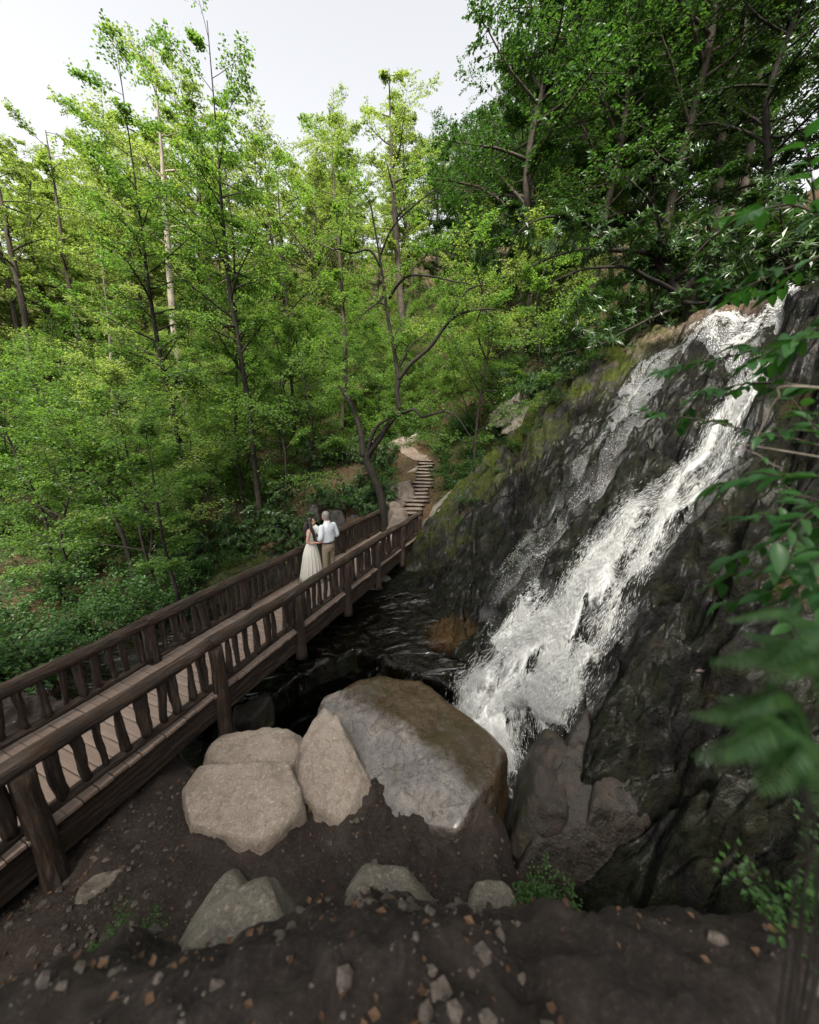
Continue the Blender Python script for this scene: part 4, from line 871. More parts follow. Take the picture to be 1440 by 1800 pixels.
for i, (x, y, sc) in enumerate([(7.6, 13.6, 1.2), (8.6, 12.8, 1.3), (9.6, 12.0, 1.3), (9.2, 14.4, 1.5), (10.6, 10.6, 1.3), (11.0, 12.8, 1.6), (11.4, 9.2, 1.4), (11.8, 11.0, 1.7), (11.6, 7.4, 1.4), (12.8, 8.8, 1.8), (10.9, 14.8, 1.7), (12.6, 13, 1.8), (7.4, 15.2, 1.3), (6.2, 14.6, 1.0), (11.2, 5.6, 1.4), (13, 6.4, 1.8), (5.2, 15.4, 1.0), (13.5, 10.5, 2.0), (7.0, 13.5, .8), (6.3, 13.8, .7), (8.1, 12.9, .8), (8.9, 11.6, .7)]):
    put(EVG, i, "rhododendron", "dark rhododendron crowding the top of the rock face", "shrub", x, y, sc, 'bark', 'leaf_dark', "rhododendrons above the rock face")
for i, (x, y, sc) in enumerate([(12.5, 15, .7), (14.5, 10, .65), (14.2, 6, .6), (10.5, 19, .7), (16, 13, .8), (13, 3.0, .6)]):
    put(CAN, i, "overhanging_tree", "tall tree on the crest shading the waterfall", "tree", x, y, sc, 'bark', 'leaf_dark', "trees on the crest")
for i in range(16):
    x = 1.25 + 1.9 * rg.random(); y = 13.9 + 4.6 * rg.random(); n += 1
    put(SHR, n, "bank_shrub", "green shrub on the steep bank right of the steps", "shrub", x, y, rg.uniform(.3, .55), 'bark', 'leaf_shrub', "shrubs on the right bank")
for i in range(12):
    x = -.7 - 1.3 * rg.random(); y = 14.5 + 4 * rg.random(); n += 1
    put(SHR, n, "path_shrub", "low green shrub on the bank left of the steps", "shrub", x, y, rg.uniform(.3, .5), 'bark', 'leaf_shrub', "low shrubs left of the steps")
for i in range(9):
    x = -.8 - 1.6 * rg.random(); y = 14 + 4 * rg.random(); n += 1
    put(EVG, n, "evergreen_shrub", "dark evergreen shrub on the shaded bank behind the couple", "shrub", x, y, rg.uniform(.3, .5), 'bark', 'leaf_dark', "evergreen shrubs behind the couple")
# the wood goes on unseen behind the camera; trees added to shade the gorge
TALL = variants(3, lambda rg, i: grow([(0, 0, -.5), (.2, .1, 5), (-.1, .3, 10), (.2, 0, 15), (0, 0, 18 + i)], .26, .05, rg, 34, .50, 5.2, (.0, .5), 12, 8, .20, sub=.5))
for i, (x, y) in enumerate(((-4.5, -5.5), (9.6, -1.0), (-1.5, -7.5), (-8, -3), (-4.0, -3.6), (-6.6, -3.0))):
    put(TALL, i, "shade_tree", "unseen tall tree added behind the camera to shade the gorge", "tree", x, y, (.95 if i < 4 else 1.4), 'bark_mid', 'leaf_maple', "unseen added shade trees", max(-1.0, bkz(x, y)) if abs(x) < 5 else -1.0 + max(0, x - 5) * .8)
# leafy tufts growing out of the rock
for i, (px, py, sc, lb) in enumerate(((822, 895, .36, "upper tuft of green leaves growing from the rock face"), (815, 930, .30, "lower tuft of green leaves growing from the rock face"), (850, 905, .24, "small leafy tuft right of the two on the rock face"), (900, 800, .4, "pale leafy plant on the mossy edge of the rock face"), (865, 830, .35, "leafy plant below the pale one on the mossy edge"), (938, 770, .42, "leafy plant on the edge of the rock face above the pale one"), (975, 728, .45, "leafy plant on the rock edge midway up"), (1010, 690, .45, "leafy plant on the rock edge just above midway"), (1048, 655, .5, "leafy plant near the top of the rock edge"), (1085, 615, .5, "topmost leafy plant on the rock edge below the tan lip"), (840, 800, .4, "leafy plant by the rock edge right of the steps"), (800, 850, .32, "small leafy plant on the mossy boulder right of the steps"))):
    p = at_slab(px, py); put(SHR, i, "rock_plant", lb, "plant", p.x, p.y, sc, 'bark', 'leaf_shrub', None, rz(p.x, p.y) + .05)
# rhododendron with long arching limbs over the fall
traced("gnarled rhododendron arching over the top of the rock face", [(1215, 545), (1200, 525), (1188, 508), (1177, 493), (1160, 465), (1147, 447)], 11.6, .16, 51, .07, name="rhododendron_tree", nbr=40, start=.6, blen=1.3, leaf=.17, K=8, nb=8, leafm='leaf_dark', extend=0, kind='whorl', base_drop=.5, topr=1.0,
       limbs=[([(1147, 447), (1120, 441, -.3), (1080, 440, -.7), (1027, 438, -1.2), (975, 450, -1.8), (930, 470, -2.3)], .08, .015), ([(1195, 518), (1165, 500, -.2), (1137, 487, -.4), (1103, 470, -.7), (1060, 470, -1.1), (1020, 475, -1.5), (960, 500, -2)], .075, .012),
              ([(1200, 530), (1220, 533, -.3), (1260, 530, -.6), (1290, 520, -.8)], .07, .02), ([(1197, 537), (1160, 553, -.4), (1103, 580, -.8), (1053, 607, -1), (993, 620, -1.2)], .05, .01),
              ([(1150, 450), (1160, 400, -.4), (1140, 350, -.9), (1100, 310, -1.4)], .06, .012), ([(1080, 440, -.7), (1040, 400, -1.2), (980, 380, -1.8), (920, 400, -2.4), (890, 450, -2.8)], .04, .01), ([(1188, 508), (1230, 440, -.4), (1290, 390, -1), (1350, 350, -1.6)], .05, .012)])
# ground cover: uncountable small leaves
m = 22000; a = np.radians(rg.uniform(-56, 42, m)); d = 11 + 38 * rg.random(m) ** 1.5; x, y = np.sin(a) * d, np.cos(a) * d
keep = ~((np.abs(x - .4) < .9) & (y < 18.5)) & ~((y < 13.6) & (x > -6.5)) & (np.array([fbm(np.array([u * .35]), np.array([w * .35]), o=2, seed=66)[0] for u, w in zip(x, y)]) > -.35); x, y, d = x[keep], y[keep], d[keep]
z = ground_z(x, y); h = .12 + .45 * rg.random(len(x)) ** 2; A = np.stack([x, y, z + h * .3], -1); B = A + np.stack([rg.normal(size=len(x)) * .3, rg.normal(size=len(x)) * .3, h * .6], -1)
v, f = leaves_on(A, B, 9, .10, rg, jitter=.08)
tag(link("ground_cover", mesh_np("ground_cover", v, f, False), M['leaf_shrub']), "low leafy ground cover over the forest floor", "ground cover", kind="stuff")
# fallen leaves on the floor
m = 9000; a = np.radians(rg.uniform(-50, 20, m)); d = 12 + 22 * rg.random(m); x, y = np.sin(a) * d, np.cos(a) * d; k = ~((y < 13.4) & (x > -6.5)); x, y = x[k], y[k]
v, f = leaf_quads(np.stack([x, y, ground_z(x, y) + .02], -1), np.stack([rg.normal(size=len(x)), rg.normal(size=len(x)), np.zeros(len(x))], -1), np.array([0, 0, 1.0]) + rg.normal(size=(len(x), 3)) * .25, .08 + .06 * rg.random(len(x)))
tag(link("leaf_litter", mesh_np("leaf_litter", v, f, False), m_leaf("dead_leaf", (.07, .03, .014), (.16, .075, .035), (.26, .14, .07), .15, .8, 1.0)), "fallen brown leaves on the slope", "leaf litter", kind="stuff")

# ------------------------------------------------------------------ branches close to the camera on the right
def near_leaf(i, ratio=.42, n=6):
    t = np.linspace(0, 1, n); w = np.sin(np.pi * t ** .8) ** .9 * ratio * .5; w[0] = .015; w[-1] = .002
    zc = -.22 * t ** 2 + .02 * np.sin(t * 5 + i); rows = []
    for k in range(n): rows += [(t[k], -w[k], zc[k] + w[k] * .35), (t[k], 0, zc[k]), (t[k], w[k], zc[k] + w[k] * .35 + .02 * math.sin(i + 3 * t[k]))]
    return mesh_np("leaf", rows, grid_faces(3, n))
NEAR = [near_leaf(i, .40 + .05 * (i % 3)) for i in range(4)]; NARROW = [near_leaf(i + 7, .26) for i in range(3)]
for me in NEAR: me.materials.append(M['leaf_near'])
for me in NARROW: me.materials.append(M['leaf_fern'])
def leaf_obj(par, p, d, n, size, meshes, mtx):
    d = Vector(d).normalized(); n = Vector(n); y = n.cross(d).normalized(); z = d.cross(y)
    o = link("leaf", meshes[int(rg.integers(len(meshes)))], None, par); m = Matrix((d, y, z)).transposed().to_4x4(); m.translation = Vector(p)
    o.matrix_local = mtx @ m @ Matrix.Diagonal((size, size, size, 1)); return o
def leafy(par, pxs, dist, r, n, size, meshes=NEAR, down=.15, part="branch", bark='bark_mid', start=.1, fan=.9, twigs=0, root=None):
    """a branch drawn through picture points (outer end last), leaves paired along it"""
    pts = []
    for q in pxs:
        dr = ray(q[0], q[1]); dd = dist + (q[2] if len(q) > 2 else 0); pts.append(np.array(Vector((0, 0, CAM_Z)) + dr.normalized() * dd))
    if root is not None: pts.insert(0, np.array([root[0], root[1], pts[0][2] - .18]))
    P = spline(pts, 24); base = Vector(par.location); G = Geo(); G.tube(P - P[0], np.linspace(r, r * .3, 24), 6)
    b = link(part, G.mesh(part), M[bark], par); b.location = Vector(P[0]) - base
    lines = [P]
    for k in range(twigs):
        i = int(5 + 17 * (k + .5) / twigs); t = P[min(i + 1, 23)] - P[i - 1]; t /= np.linalg.norm(t); s = np.cross(t, [0, 0, 1]); s /= np.linalg.norm(s)
        e = P[i] + (t * .5 + s * (1 if k % 2 else -1) * .8 + np.array([0, 0, rg.normal() * .25 - .1])) * size * rg.uniform(2.2, 4.0); q = spline([P[i], (P[i] + e) / 2 + rg.normal(size=3) * .01, e], 10); lines.append(q)
        G2 = Geo(); G2.tube(q - q[0], np.linspace(r * .45, r * .2, 10), 4); tw = link("twig", G2.mesh("twig"), M[bark], b); tw.location = Vector(q[0] - P[0])
    per = max(2, n // len(lines))
    for li, q in enumerate(lines):
        for k in range(per if li else n - per * (len(lines) - 1)):
            u = (start if li == 0 else .25) + (1 - (start if li == 0 else .25)) * (k + .6 * rg.random()) / per if li else start + (1 - start) * (k + .5 * rg.random()) / max(1, n - per * (len(lines) - 1))
            u = min(u, 1.0); i = min(int(u * (len(q) - 1)), len(q) - 2); p = q[i] + (q[i + 1] - q[i]) * (u * (len(q) - 1) - i); t = q[i + 1] - q[i]; t /= np.linalg.norm(t)
            s = np.cross(t, [0, 0, 1.0]); s /= np.linalg.norm(s) + 1e-9; d = t * .7 + s * fan * (1 if k % 2 else -1) * rg.uniform(.5, 1.1) + np.array([0, 0, rg.normal() * .22 - down])
            leaf_obj(b, p - P[0], d, np.array([0, 0, 1.0]) + rg.normal(size=3) * .3, size * rg.uniform(.65, 1.15), meshes, Matrix())
    return b
sap = thing("sapling", "slender sapling at the right edge with branches reaching over the waterfall", "tree", (3.6, 2.0, rz(3.6, 2.0) - .1))
G = Geo(); tp = spline([(0, 0, 0), (.1, .1, 1.6), (.0, .05, 3.0), (.15, .1, 4.4), (.1, .2, 6.0)], 20); G.tube(tp, np.linspace(.06, .015, 20), 8); link("trunk", G.mesh("trunk"), M['bark'], sap)
leafy(sap, [(1520, 420), (1440, 452), (1370, 478), (1310, 505), (1262, 520)], 2.9, .010, 66, .10, twigs=5, root=(3.68, 2.1))
leafy(sap, [(1540, 600), (1440, 580), (1370, 600), (1290, 625), (1210, 640), (1190, 648)], 3.0, .009, 72, .095, twigs=5, root=(3.68, 2.1))
leafy(sap, [(1520, 690), (1430, 680), (1350, 672), (1280, 680), (1225, 700), (1205, 708)], 2.9, .008, 60, .09, twigs=4, root=(3.68, 2.1))
leafy(sap, [(1480, 790), (1400, 772), (1320, 758), (1240, 738), (1170, 732), (1118, 736)], 2.7, .007, 40, .08, twigs=3, root=(3.68, 2.1))
leafy(sap, [(1540, 540), (1470, 555), (1410, 590), (1370, 640)], 2.6, .009, 64, .095, twigs=5, root=(3.68, 2.1))
leafy(sap, [(1530, 760), (1480, 780), (1430, 760), (1385, 755)], 2.4, .007, 44, .085, twigs=5, root=(3.68, 2.1))
leafy(sap, [(1510, 400), (1450, 380), (1390, 360), (1330, 370)], 2.8, .01, 44, .12, twigs=5, root=(3.68, 2.1))
sap2 = thing("sapling", "young bush at the right edge with low leafy twigs over the dark rock", "tree", (2.15, .95, bkz(2.15, .95) - .1))
G = Geo(); G.tube(spline([(0, 0, 0), (.05, .05, 1.2), (-.02, .0, 2.4), (.05, .05, 5.0 - sap2.location.z)], 16), np.linspace(.035, .012, 16), 8); link("trunk", G.mesh("trunk"), M['bark'], sap2)
leafy(sap2, [(1420, 680), (1367, 700), (1340, 750), (1318, 792)], 2.2, .006, 3, .05, bark='bark_pale', twigs=0, root=(2.17, 1.0))
leafy(sap2, [(1312, 782), (1335, 800), (1356, 815), (1372, 822)], 2.2, .004, 2, .04, bark='bark_pale', root=(2.17, 1.0))
leafy(sap2, [(1500, 850), (1430, 838), (1370, 835), (1310, 842), (1262, 852)], 1.75, .006, 15, .115, start=.25, fan=.7, root=(2.17, 1.0))
leafy(sap2, [(1500, 880), (1440, 900), (1400, 930), (1375, 985), (1340, 1010)], 1.9, .007, 52, .095, twigs=6, root=(2.17, 1.0))
leafy(sap2, [(1520, 960), (1450, 980), (1420, 1010), (1390, 1050), (1365, 1075)], 1.8, .007, 46, .09, twigs=5, root=(2.17, 1.0))
leafy(sap2, [(1500, 905), (1440, 880), (1400, 872), (1370, 880)], 2.1, .006, 24, .08, twigs=3, root=(2.17, 1.0))
# soft fern clumps right in front of the lens
for ci, (px, py, dist, lb, nf) in enumerate(((1425, 1345, .95, "blurred fern clump in the bottom right corner close to the lens", 13), (1470, 1200, .95, "blurred fern at the right edge above the bottom clump", 10))):
    p0 = Vector((0, 0, CAM_Z)) + ray(px, py).normalized() * dist; fern = thing("fern", lb, "fern", p0)
    for k in range(3):
        q0 = Vector((p0.x + .10 + .06 * k, p0.y - .10 + .05 * k, 0)); q0.z = bkz(q0.x, q0.y) - .05; G = Geo(); G.tube(spline([q0 - p0, (q0 - p0) * .5 + Vector((.03 * k, .02, .1)), Vector((0, 0, 0))], 12), np.linspace(.003, .002, 12), 6); link("stalk", G.mesh("stalk"), M['bark'], fern)
    for k in range(nf):
        a = math.pi * (.55 + .85 * (k + .5) / nf) + rg.normal() * .1; L = rg.uniform(.11, .21); hgt = rg.uniform(.03, .13)
        q = spline([(0, 0, 0), (math.cos(a) * L * .45, math.sin(a) * L * .3, hgt * .9), (math.cos(a) * L, math.sin(a) * L * .6, hgt * .55)], 22); G = Geo(); G.tube(q, np.linspace(.0025, .0008, 22), 4); fr = link("frond", G.mesh("frond"), M['leaf_fern'], fern)
        for i in range(2, 22):
            t = q[i] - q[i - 1]; t /= np.linalg.norm(t); s = np.cross(t, [0, 0, 1.0]); s /= np.linalg.norm(s) + 1e-9
            for sg in (-1, 1): leaf_obj(fr, q[i], s * sg + t * .45 + np.array([0, 0, -.15]), np.array([0, 0, 1]) + rg.normal(size=3) * .15, .028 * math.sin(math.pi * (.12 + .84 * i / 22)) + .005, NARROW, Matrix()).name = "leaflet"

M['gravel_stone'] = m_stone("gravel_stone", ((.03, .024, .02), (.075, .06, .05), (.15, .12, .10)), crack=0)
# ------------------------------------------------------------------ loose stones and fallen leaves on the near bank
m = 26000; x = rg.uniform(-6.5, 3.2, m); y = rg.uniform(.2, 4.6, m); k = fbm(x * 1.3, y * 1.3, o=3, seed=88) > rg.random(m) * 1.2 - .45; x, y = x[k], y[k]; m = len(x); r = .004 + .03 * rg.random(m) ** 7; z = bank_z(x, y); dd, ff = ico(1)
V = (dd[None] * (1 + .35 * rg.normal(size=(m, len(dd), 1)) * .5) * r[:, None, None] * np.stack([rg.uniform(.8, 1.4, m), rg.uniform(.7, 1.2, m), rg.uniform(.45, .8, m)], -1)[:, None] + np.stack([x, y, z + r * .2], -1)[:, None]).reshape(-1, 3)
tag(link("loose_stones", mesh_np("loose_stones", V, (ff[None] + np.arange(m)[:, None, None] * len(dd)).reshape(-1, 3), False), M['gravel_stone']), "loose pebbles and chips on the gravel bank", "gravel", kind="stuff")
m = 1500; x = rg.uniform(-6, 2.5, m); y = rg.uniform(.2, 4.2, m)
v, f = leaf_quads(np.stack([x, y, bank_z(x, y) + .02], -1), np.stack([rg.normal(size=m), rg.normal(size=m), np.zeros(m)], -1), np.array([0, 0, 1.0]) + rg.normal(size=(m, 3)) * .3, .018 + .03 * rg.random(m))
tag(link("fallen_leaves", mesh_np("fallen_leaves", v, f, False), m_leaf("brown_leaf", (.035, .018, .010), (.08, .042, .022), (.14, .08, .045), .1, .8, 1.0)), "brown fallen leaves on the gravel bank", "leaf litter", kind="stuff")
for i, (x, y, s, lb) in enumerate(((-2.4, 1.9, .28, "small leafy seedling on the bank in front of the pale flat rocks"), (.9, 1.7, .25, "small leafy seedling on the bank below the dark rocks"), (-4.4, 2.4, .3, "small leafy plant beside the near end of the bridge"), (1.7, 1.0, .35, "leafy plant on the bank nearest the fern"))):
    put(SHR, i, "seedling", lb, "plant", x, y, s, 'bark', 'leaf_shrub', None, bkz(x, y) + .03)
for i, (x, y, r, lb) in enumerate(((-1.7, 2.35, .26, "squarish grey rock on the bank below the pale flat rocks"), (-.2, 2.0, .33, "large grey rock embedded in the bank below the brown boulder"), (.75, 2.3, .22, "small grey rock at the bank's edge above the pit"), (-3.0, 2.6, .2, "small grey rock on the gravel near the bridge"), (-3.6, 1.7, .3, "low grey rock on the gravel at the picture's lower left"), (-.9, 1.2, .28, "flat grey rock nearest the camera"))):
    rock_at("rock", lb, (x, y, bkz(x, y) + r * .35), r, M['grey_rock'], 660 + i, tilt=(.1, -.1), sub=5)
# ------------------------------------------------------------------ the couple on the bridge
def m_plain(name, col, rough=.7, spec=.3, bump=None, sss=0.0, var=.12):
    t = NT(name); o = t.coord("Object", bump[0] if bump else (1, 1, 1)); n = t.noise(o, bump[1] if bump else 8, 4, .6, .4); c = t.mix(t.math('MULTIPLY', n, var * 2), col, tuple(x * .6 for x in col))
    kw = {"Subsurface Weight": sss, "Subsurface Scale": .01} if sss else {}
    return t.done(t.principled(c, rough, spec, t.bump(n, .8, bump[2]) if bump else None, **kw))
M['skin'] = m_plain("skin", (.52, .30, .21), .5, .4, sss=.15); M['skin_f'] = m_plain("fair_skin", (.56, .33, .24), .5, .4, sss=.15)
M['shirt'] = m_plain("white_cotton", (.74, .75, .78), .8, .2, ((3, 3, 1.2), 4, .03)); M['khaki'] = m_plain("khaki_cloth", (.27, .215, .15), .85, .2, ((4, 4, 1.5), 3.5, .03))
M['ivory'] = m_plain("ivory_tulle", (.70, .66, .58), .8, .2, ((16, 16, .6), 2, .012), var=.2); M['lace'] = m_plain("ivory_lace", (.62, .58, .53), .7, .3, ((1, 1, 1), 55, .006), var=.4)
M['hair_dark'] = m_plain("dark_hair", (.022, .012, .008), .4, .5, ((30, 30, 2), 2, .01), var=.5); M['hair_grey'] = m_plain("grey_hair", (.30, .28, .25), .6, .3, ((20, 20, 20), 3, .006), var=.5)
M['leather'] = m_plain("black_leather", (.012, .010, .009), .4, .5); M['shoe'] = m_plain("brown_shoe", (.06, .035, .022), .5, .5); M['paper'] = m_plain("white_paper", (.80, .79, .76), .8, .2); M['eye'] = m_plain("dark_eye", (.02, .015, .012), .2, .5)
def loft(G, rings, seg=28, fold=0.0, nf=0, seed=0):
    th = np.arange(seg) * 2 * math.pi / seg; v = []
    for k, (z, cx, cy, rx, ry) in enumerate(rings):
        f = 1 + (fold * k / (len(rings) - 1)) * (np.sin(th * nf + .3 * math.sin(k)) * .6 + .4 * np.sin(th * (nf * 2 + 3) + seed)) if fold else 1.0
        v.append(np.stack([cx + rx * f * np.cos(th), cy + ry * f * np.sin(th), np.full(seg, z)], -1))
    k = len(rings); i = np.arange(k - 1)[:, None] * seg; j = np.arange(seg)[None]; j2 = (j + 1) % seg
    f = np.stack([i + j, i + j2, i + seg + j2, i + seg + j], -1).reshape(-1, 4); V = np.vstack(v)
    V = np.vstack([V, V[:seg].mean(0), V[-seg:].mean(0)]); n = k * seg; jj = np.arange(seg); e = (k - 1) * seg
    G.add(V, np.vstack([f, np.stack([np.full(seg, n), (jj + 1) % seg, jj, jj], -1), np.stack([np.full(seg, n + 1), e + jj, e + (jj + 1) % seg, e + (jj + 1) % seg], -1)]))
def limb(G, pts, rad, seg=12, n=16):
    P = spline(pts, n); r = np.interp(np.linspace(0, 1, n), np.linspace(0, 1, len(rad)), rad); G.tube(P, r, seg); G.ellipsoid(P[0], (r[0],) * 3); G.ellipsoid(P[-1], (r[-1],) * 3)
def hand(G, w, d, n, s=1.0):
    """wrist, pointing direction, back-of-hand normal: palm, four unequal curled fingers, thumb from the side of the palm"""
    w, d, n = [np.array(a, float) for a in (w, d, n)]; d /= np.linalg.norm(d); side = np.cross(d, n); side /= np.linalg.norm(side); n = np.cross(side, d)
    for u in np.linspace(-.026, .026, 4): G.tube([w + side * u * .7, w + d * .085 * s + side * u], [.014 * s, .013 * s], 8)
    for u, L in ((-.03, .062), (-.010, .074), (.010, .070), (.03, .054)):
        b = w + d * .08 * s + side * u * s; G.tube([b, b + d * L * .45 * s - n * .006, b + d * L * .75 * s - n * .024 * s, b + d * L * .8 * s - n * .04 * s], [.0095 * s, .009 * s, .008 * s, .007 * s], 8)
    b = w + d * .025 * s - side * .028 * s; G.tube([b, b + d * .03 * s - side * .03 * s, b + d * .06 * s - side * .034 * s - n * .01], [.012 * s, .0105 * s, .009 * s], 8)
def finish(name, G, mat, par, vox=.009, it=4, remesh=True):
    o = link(name, G.mesh(name), mat, par)
    if remesh:
        r = o.modifiers.new("remesh", 'REMESH'); r.mode = 'VOXEL'; r.voxel_size = vox; r.use_smooth_shade = True
        s = o.modifiers.new("smooth", 'SMOOTH'); s.factor = .5; s.iterations = it
    return o
def head(G, c, s=1.0, nose=.02):
    x, y, z = c
    G.ellipsoid((x, y - .012 * s, z + .025 * s), (.076 * s, .094 * s, .092 * s), 20, 14); G.ellipsoid((x, y + .028 * s, z - .045 * s), (.058 * s, .062 * s, .075 * s), 16, 12)
    G.tube([(x, y + .085 * s, z + .015 * s), (x, y + (.098 + nose) * s, z - .025 * s), (x, y + .085 * s, z - .035 * s)], [.010 * s, .014 * s, .010 * s], 8)
    G.ellipsoid((x, y + .083 * s, z - .062 * s), (.024 * s, .012 * s, .010 * s)); G.ellipsoid((x, y + .078 * s, z + .032 * s), (.055 * s, .016 * s, .012 * s))
    for e in (-1, 1): G.ellipsoid((x + e * .077 * s, y - .008 * s, z - .005 * s), (.012 * s, .020 * s, .032 * s))
def eyes(par, c, s=1.0):
    for e in (-1, 1):
        G = Geo(); G.ellipsoid((c[0] + e * .031 * s, c[1] + .080 * s, c[2] + .008 * s), (.013 * s, .010 * s, .008 * s)); finish("eye", G, M['eye'], par, remesh=False)
def at_d(px, py, d):
    r = ray(px, py); return r * (d / (-r.x * BC + r.y * BS))
mp = at_d(577, 960, 4.98); wp = at_d(548, 965, 5.30)
# --- man: white shirt, khaki trousers, back turned, head bowed a little to his left
man = thing("person", "grey-haired man in white shirt and khaki trousers seen from behind, reading to the woman", "person", (mp.x, mp.y, 0), math.atan2(.78, .62))
G = Geo(); hc = (-.015, .035, 1.655)
head(G, hc, 1.02); limb(G, [(0, -.015, 1.42), (-.005, .01, 1.58)], [.064, .058])
loft(G, [(.86, 0, 0, .15, .11), (.95, 0, 0, .16, .115), (1.05, 0, 0, .148, .105), (1.2, 0, 0, .16, .115), (1.35, 0, -.01, .18, .12), (1.43, 0, -.01, .15, .10), (1.48, 0, -.01, .07, .07)])
limb(G, [(-.185, -.01, 1.405), (-.235, -.03, 1.14), (-.13, .24, 1.075)], [.052, .042, .028]); limb(G, [(.185, -.01, 1.405), (.245, -.05, 1.15), (.11, .20, 1.17)], [.052, .042, .028])
hand(G, (-.13, .24, 1.075), (.45, .9, -.05), (-.3, .1, 1)); hand(G, (.11, .20, 1.17), (-.55, .8, .15), (.6, .3, .7))
for sx in (-1, 1): limb(G, [(sx * .085, 0, .90), (sx * .095, .015, .50), (sx * .10, -.02, .09)], [.085, .058, .040]); limb(G, [(sx * .10, -.03, .05), (sx * .12, .13, .035)], [.040, .035])
finish("body", G, M['skin'], man); eyes(man, hc, 1.02)
G = Geo(); G.ellipsoid((hc[0], hc[1] - .024, hc[2] + .043), (.084, .094, .090), 24, 16); G.ellipsoid((hc[0], hc[1] - .045, hc[2] - .015), (.074, .066, .075), 20, 14); finish("hair", G, M['hair_grey'], man, .008)
G = Geo(); loft(G, [(1.0, 0, 0, .168, .128), (1.06, 0, -.005, .178, .138), (1.2, 0, -.005, .178, .135), (1.34, 0, -.012, .195, .137), (1.42, 0, -.012, .172, .115), (1.47, 0, -.01, .10, .09), (1.52, 0, -.005, .074, .074), (1.545, 0, .0, .070, .070)])
limb(G, [(-.180, -.01, 1.40), (-.245, -.035, 1.14), (-.14, .22, 1.075)], [.076, .066, .046]); limb(G, [(.180, -.01, 1.40), (.252, -.05, 1.15), (.20, .02, 1.155)], [.076, .064, .055])
limb(G, [(.235, -.03, 1.152), (.195, .03, 1.157)], [.062, .062]); finish("shirt", G, M['shirt'], man, .010, 5)
G = Geo(); loft(G, [(.78, 0, 0, .165, .125), (.88, 0, -.005, .175, .135), (.96, 0, 0, .168, .125), (1.01, 0, 0, .158, .118)])
for sx in (-1, 1): limb(G, [(sx * .088, -.005, .88), (sx * .098, .01, .50), (sx * .102, -.015, .09)], [.098, .080, .066])
finish("trousers", G, M['khaki'], man, .011, 4)
G = Geo(); loft(G, [(.985, 0, 0, .171, .131), (1.02, 0, 0, .172, .132)], 32); finish("belt", G, M['leather'], man, remesh=False)
for sx in (-1, 1):
    G = Geo(); limb(G, [(sx * .10, -.06, .048), (sx * .115, .05, .045), (sx * .13, .17, .036)], [.046, .048, .040]); finish("shoe", G, M['shoe'], man, .009)
# --- woman: ivory gown, long dark hair, turned to him
wo = thing("person", "woman in long ivory gown with long dark hair facing the man", "person", (wp.x, wp.y, 0), math.atan2(-.96, .12)); wo.scale = (.985,) * 3
G = Geo(); hc = (.0, .025, 1.575); head(G, hc, .94, .016); limb(G, [(0, -.02, 1.36), (0, .005, 1.50)], [.050, .046])
loft(G, [(.86, 0, 0, .15, .11), (.95, 0, 0, .155, .11), (1.06, 0, 0, .115, .085), (1.2, 0, .005, .135, .105), (1.27, 0, .012, .142, .118), (1.34, 0, -.01, .15, .085), (1.385, 0, -.015, .10, .06)])
limb(G, [(.155, -.012, 1.335), (.190, -.05, 1.09), (.09, .20, 1.045)], [.040, .033, .023]); limb(G, [(-.155, -.012, 1.335), (-.19, -.04, 1.09), (-.07, .19, 1.09)], [.040, .033, .023])
hand(G, (.09, .20, 1.045), (-.25, .95, .05), (.2, 0, 1), .9); hand(G, (-.07, .19, 1.09), (.3, .9, .1), (-.2, 0, 1), .9)
for sx in (-1, 1): limb(G, [(sx * .08, 0, .90), (sx * .085, .015, .48), (sx * .08, -.02, .09)], [.085, .055, .036]); limb(G, [(sx * .08, -.03, .05), (sx * .09, .11, .03)], [.034, .03])
finish("body", G, M['skin_f'], wo); eyes(wo, hc, .94)
G = Geo(); G.ellipsoid((0, hc[1] - .028, hc[2] + .035), (.084, .092, .090), 24, 16); G.ellipsoid((0, -.03, 1.53), (.078, .062, .10), 20, 14)
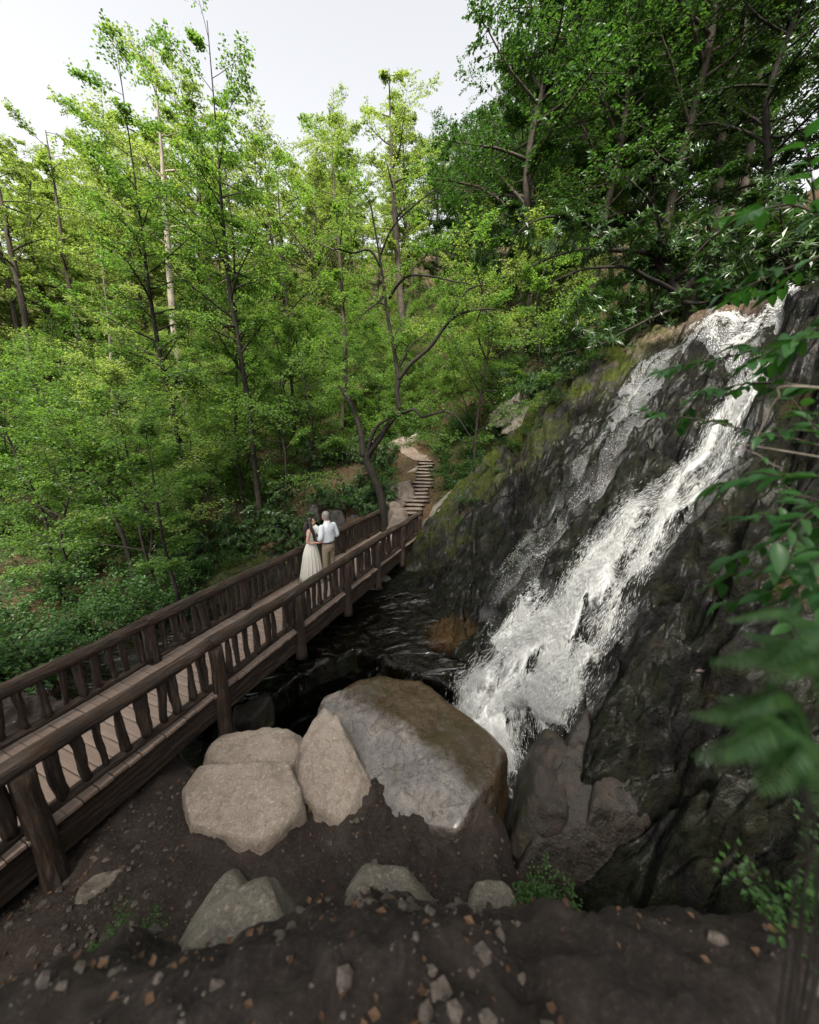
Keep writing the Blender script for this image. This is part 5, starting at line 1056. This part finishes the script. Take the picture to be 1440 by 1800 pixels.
P = spline([(.0, -.05, 1.56), (.02, -.09, 1.42), (.03, -.115, 1.25), (.03, -.10, 1.08)], 16); G.tube(P, np.interp(np.linspace(0, 1, 16), [0, .3, .8, 1], [.07, .078, .06, .02]), 14, sq=(1.15, .6))
P = spline([(.065, .0, 1.58), (.095, .035, 1.43), (.105, .085, 1.28), (.095, .10, 1.10)], 16); G.tube(P, np.interp(np.linspace(0, 1, 16), [0, .3, .8, 1], [.036, .046, .04, .012]), 12)
finish("hair", G, M['hair_dark'], wo, .009, 3)
G = Geo(); loft(G, [(1.02, 0, 0, .125, .098), (1.06, 0, 0, .121, .092), (1.2, 0, .005, .141, .112), (1.27, 0, .012, .149, .126), (1.315, 0, .008, .150, .108)])
for sx in (-1, 1): limb(G, [(sx * .09, .085, 1.30), (sx * .105, .0, 1.405), (sx * .09, -.075, 1.30)], [.016, .013, .016], 8)
finish("bodice", G, M['lace'], wo, .009, 3)
G = Geo(); loft(G, [(1.05, 0, 0, .124, .096), (1.0, 0, -.005, .145, .115), (.9, 0, -.012, .178, .150), (.7, 0, -.02, .215, .20), (.45, 0, -.025, .235, .235), (.2, 0, -.035, .262, .268), (.012, 0, -.04, .29, .30)], 180, .11, 15, 2); finish("skirt", G, M['ivory'], wo, remesh=False)
G = Geo(); loft(G, [(1.035, 0, 0, .132, .104), (1.07, 0, 0, .127, .099)], 32); finish("sash", G, M['ivory'], wo, remesh=False)
# --- the sheet he reads from
G = Geo(); u, w = np.meshgrid(np.linspace(-.105, .105, 9), np.linspace(-.14, .14, 9)); zb = .9 * u ** 2 * 2; V = np.concatenate([np.stack([u, w, zb], -1).reshape(-1, 3), np.stack([u, w, zb - .0015], -1).reshape(-1, 3)]); f = grid_faces(9, 9); G.add(V, np.vstack([f, f[:, ::-1] + 81])); 
pp = Vector((man.location.x, man.location.y, 0)) + Matrix.Rotation(man.rotation_euler.z, 3, 'Z') @ Vector((-.075, .315, 0)); o = link("paper", G.mesh("paper"), M['paper']); o.location = (pp.x, pp.y, 1.265); o.rotation_euler = (R_(38), R_(-8), man.rotation_euler.z + .25)
tag(o, "white sheet of paper held open between the couple", "paper")
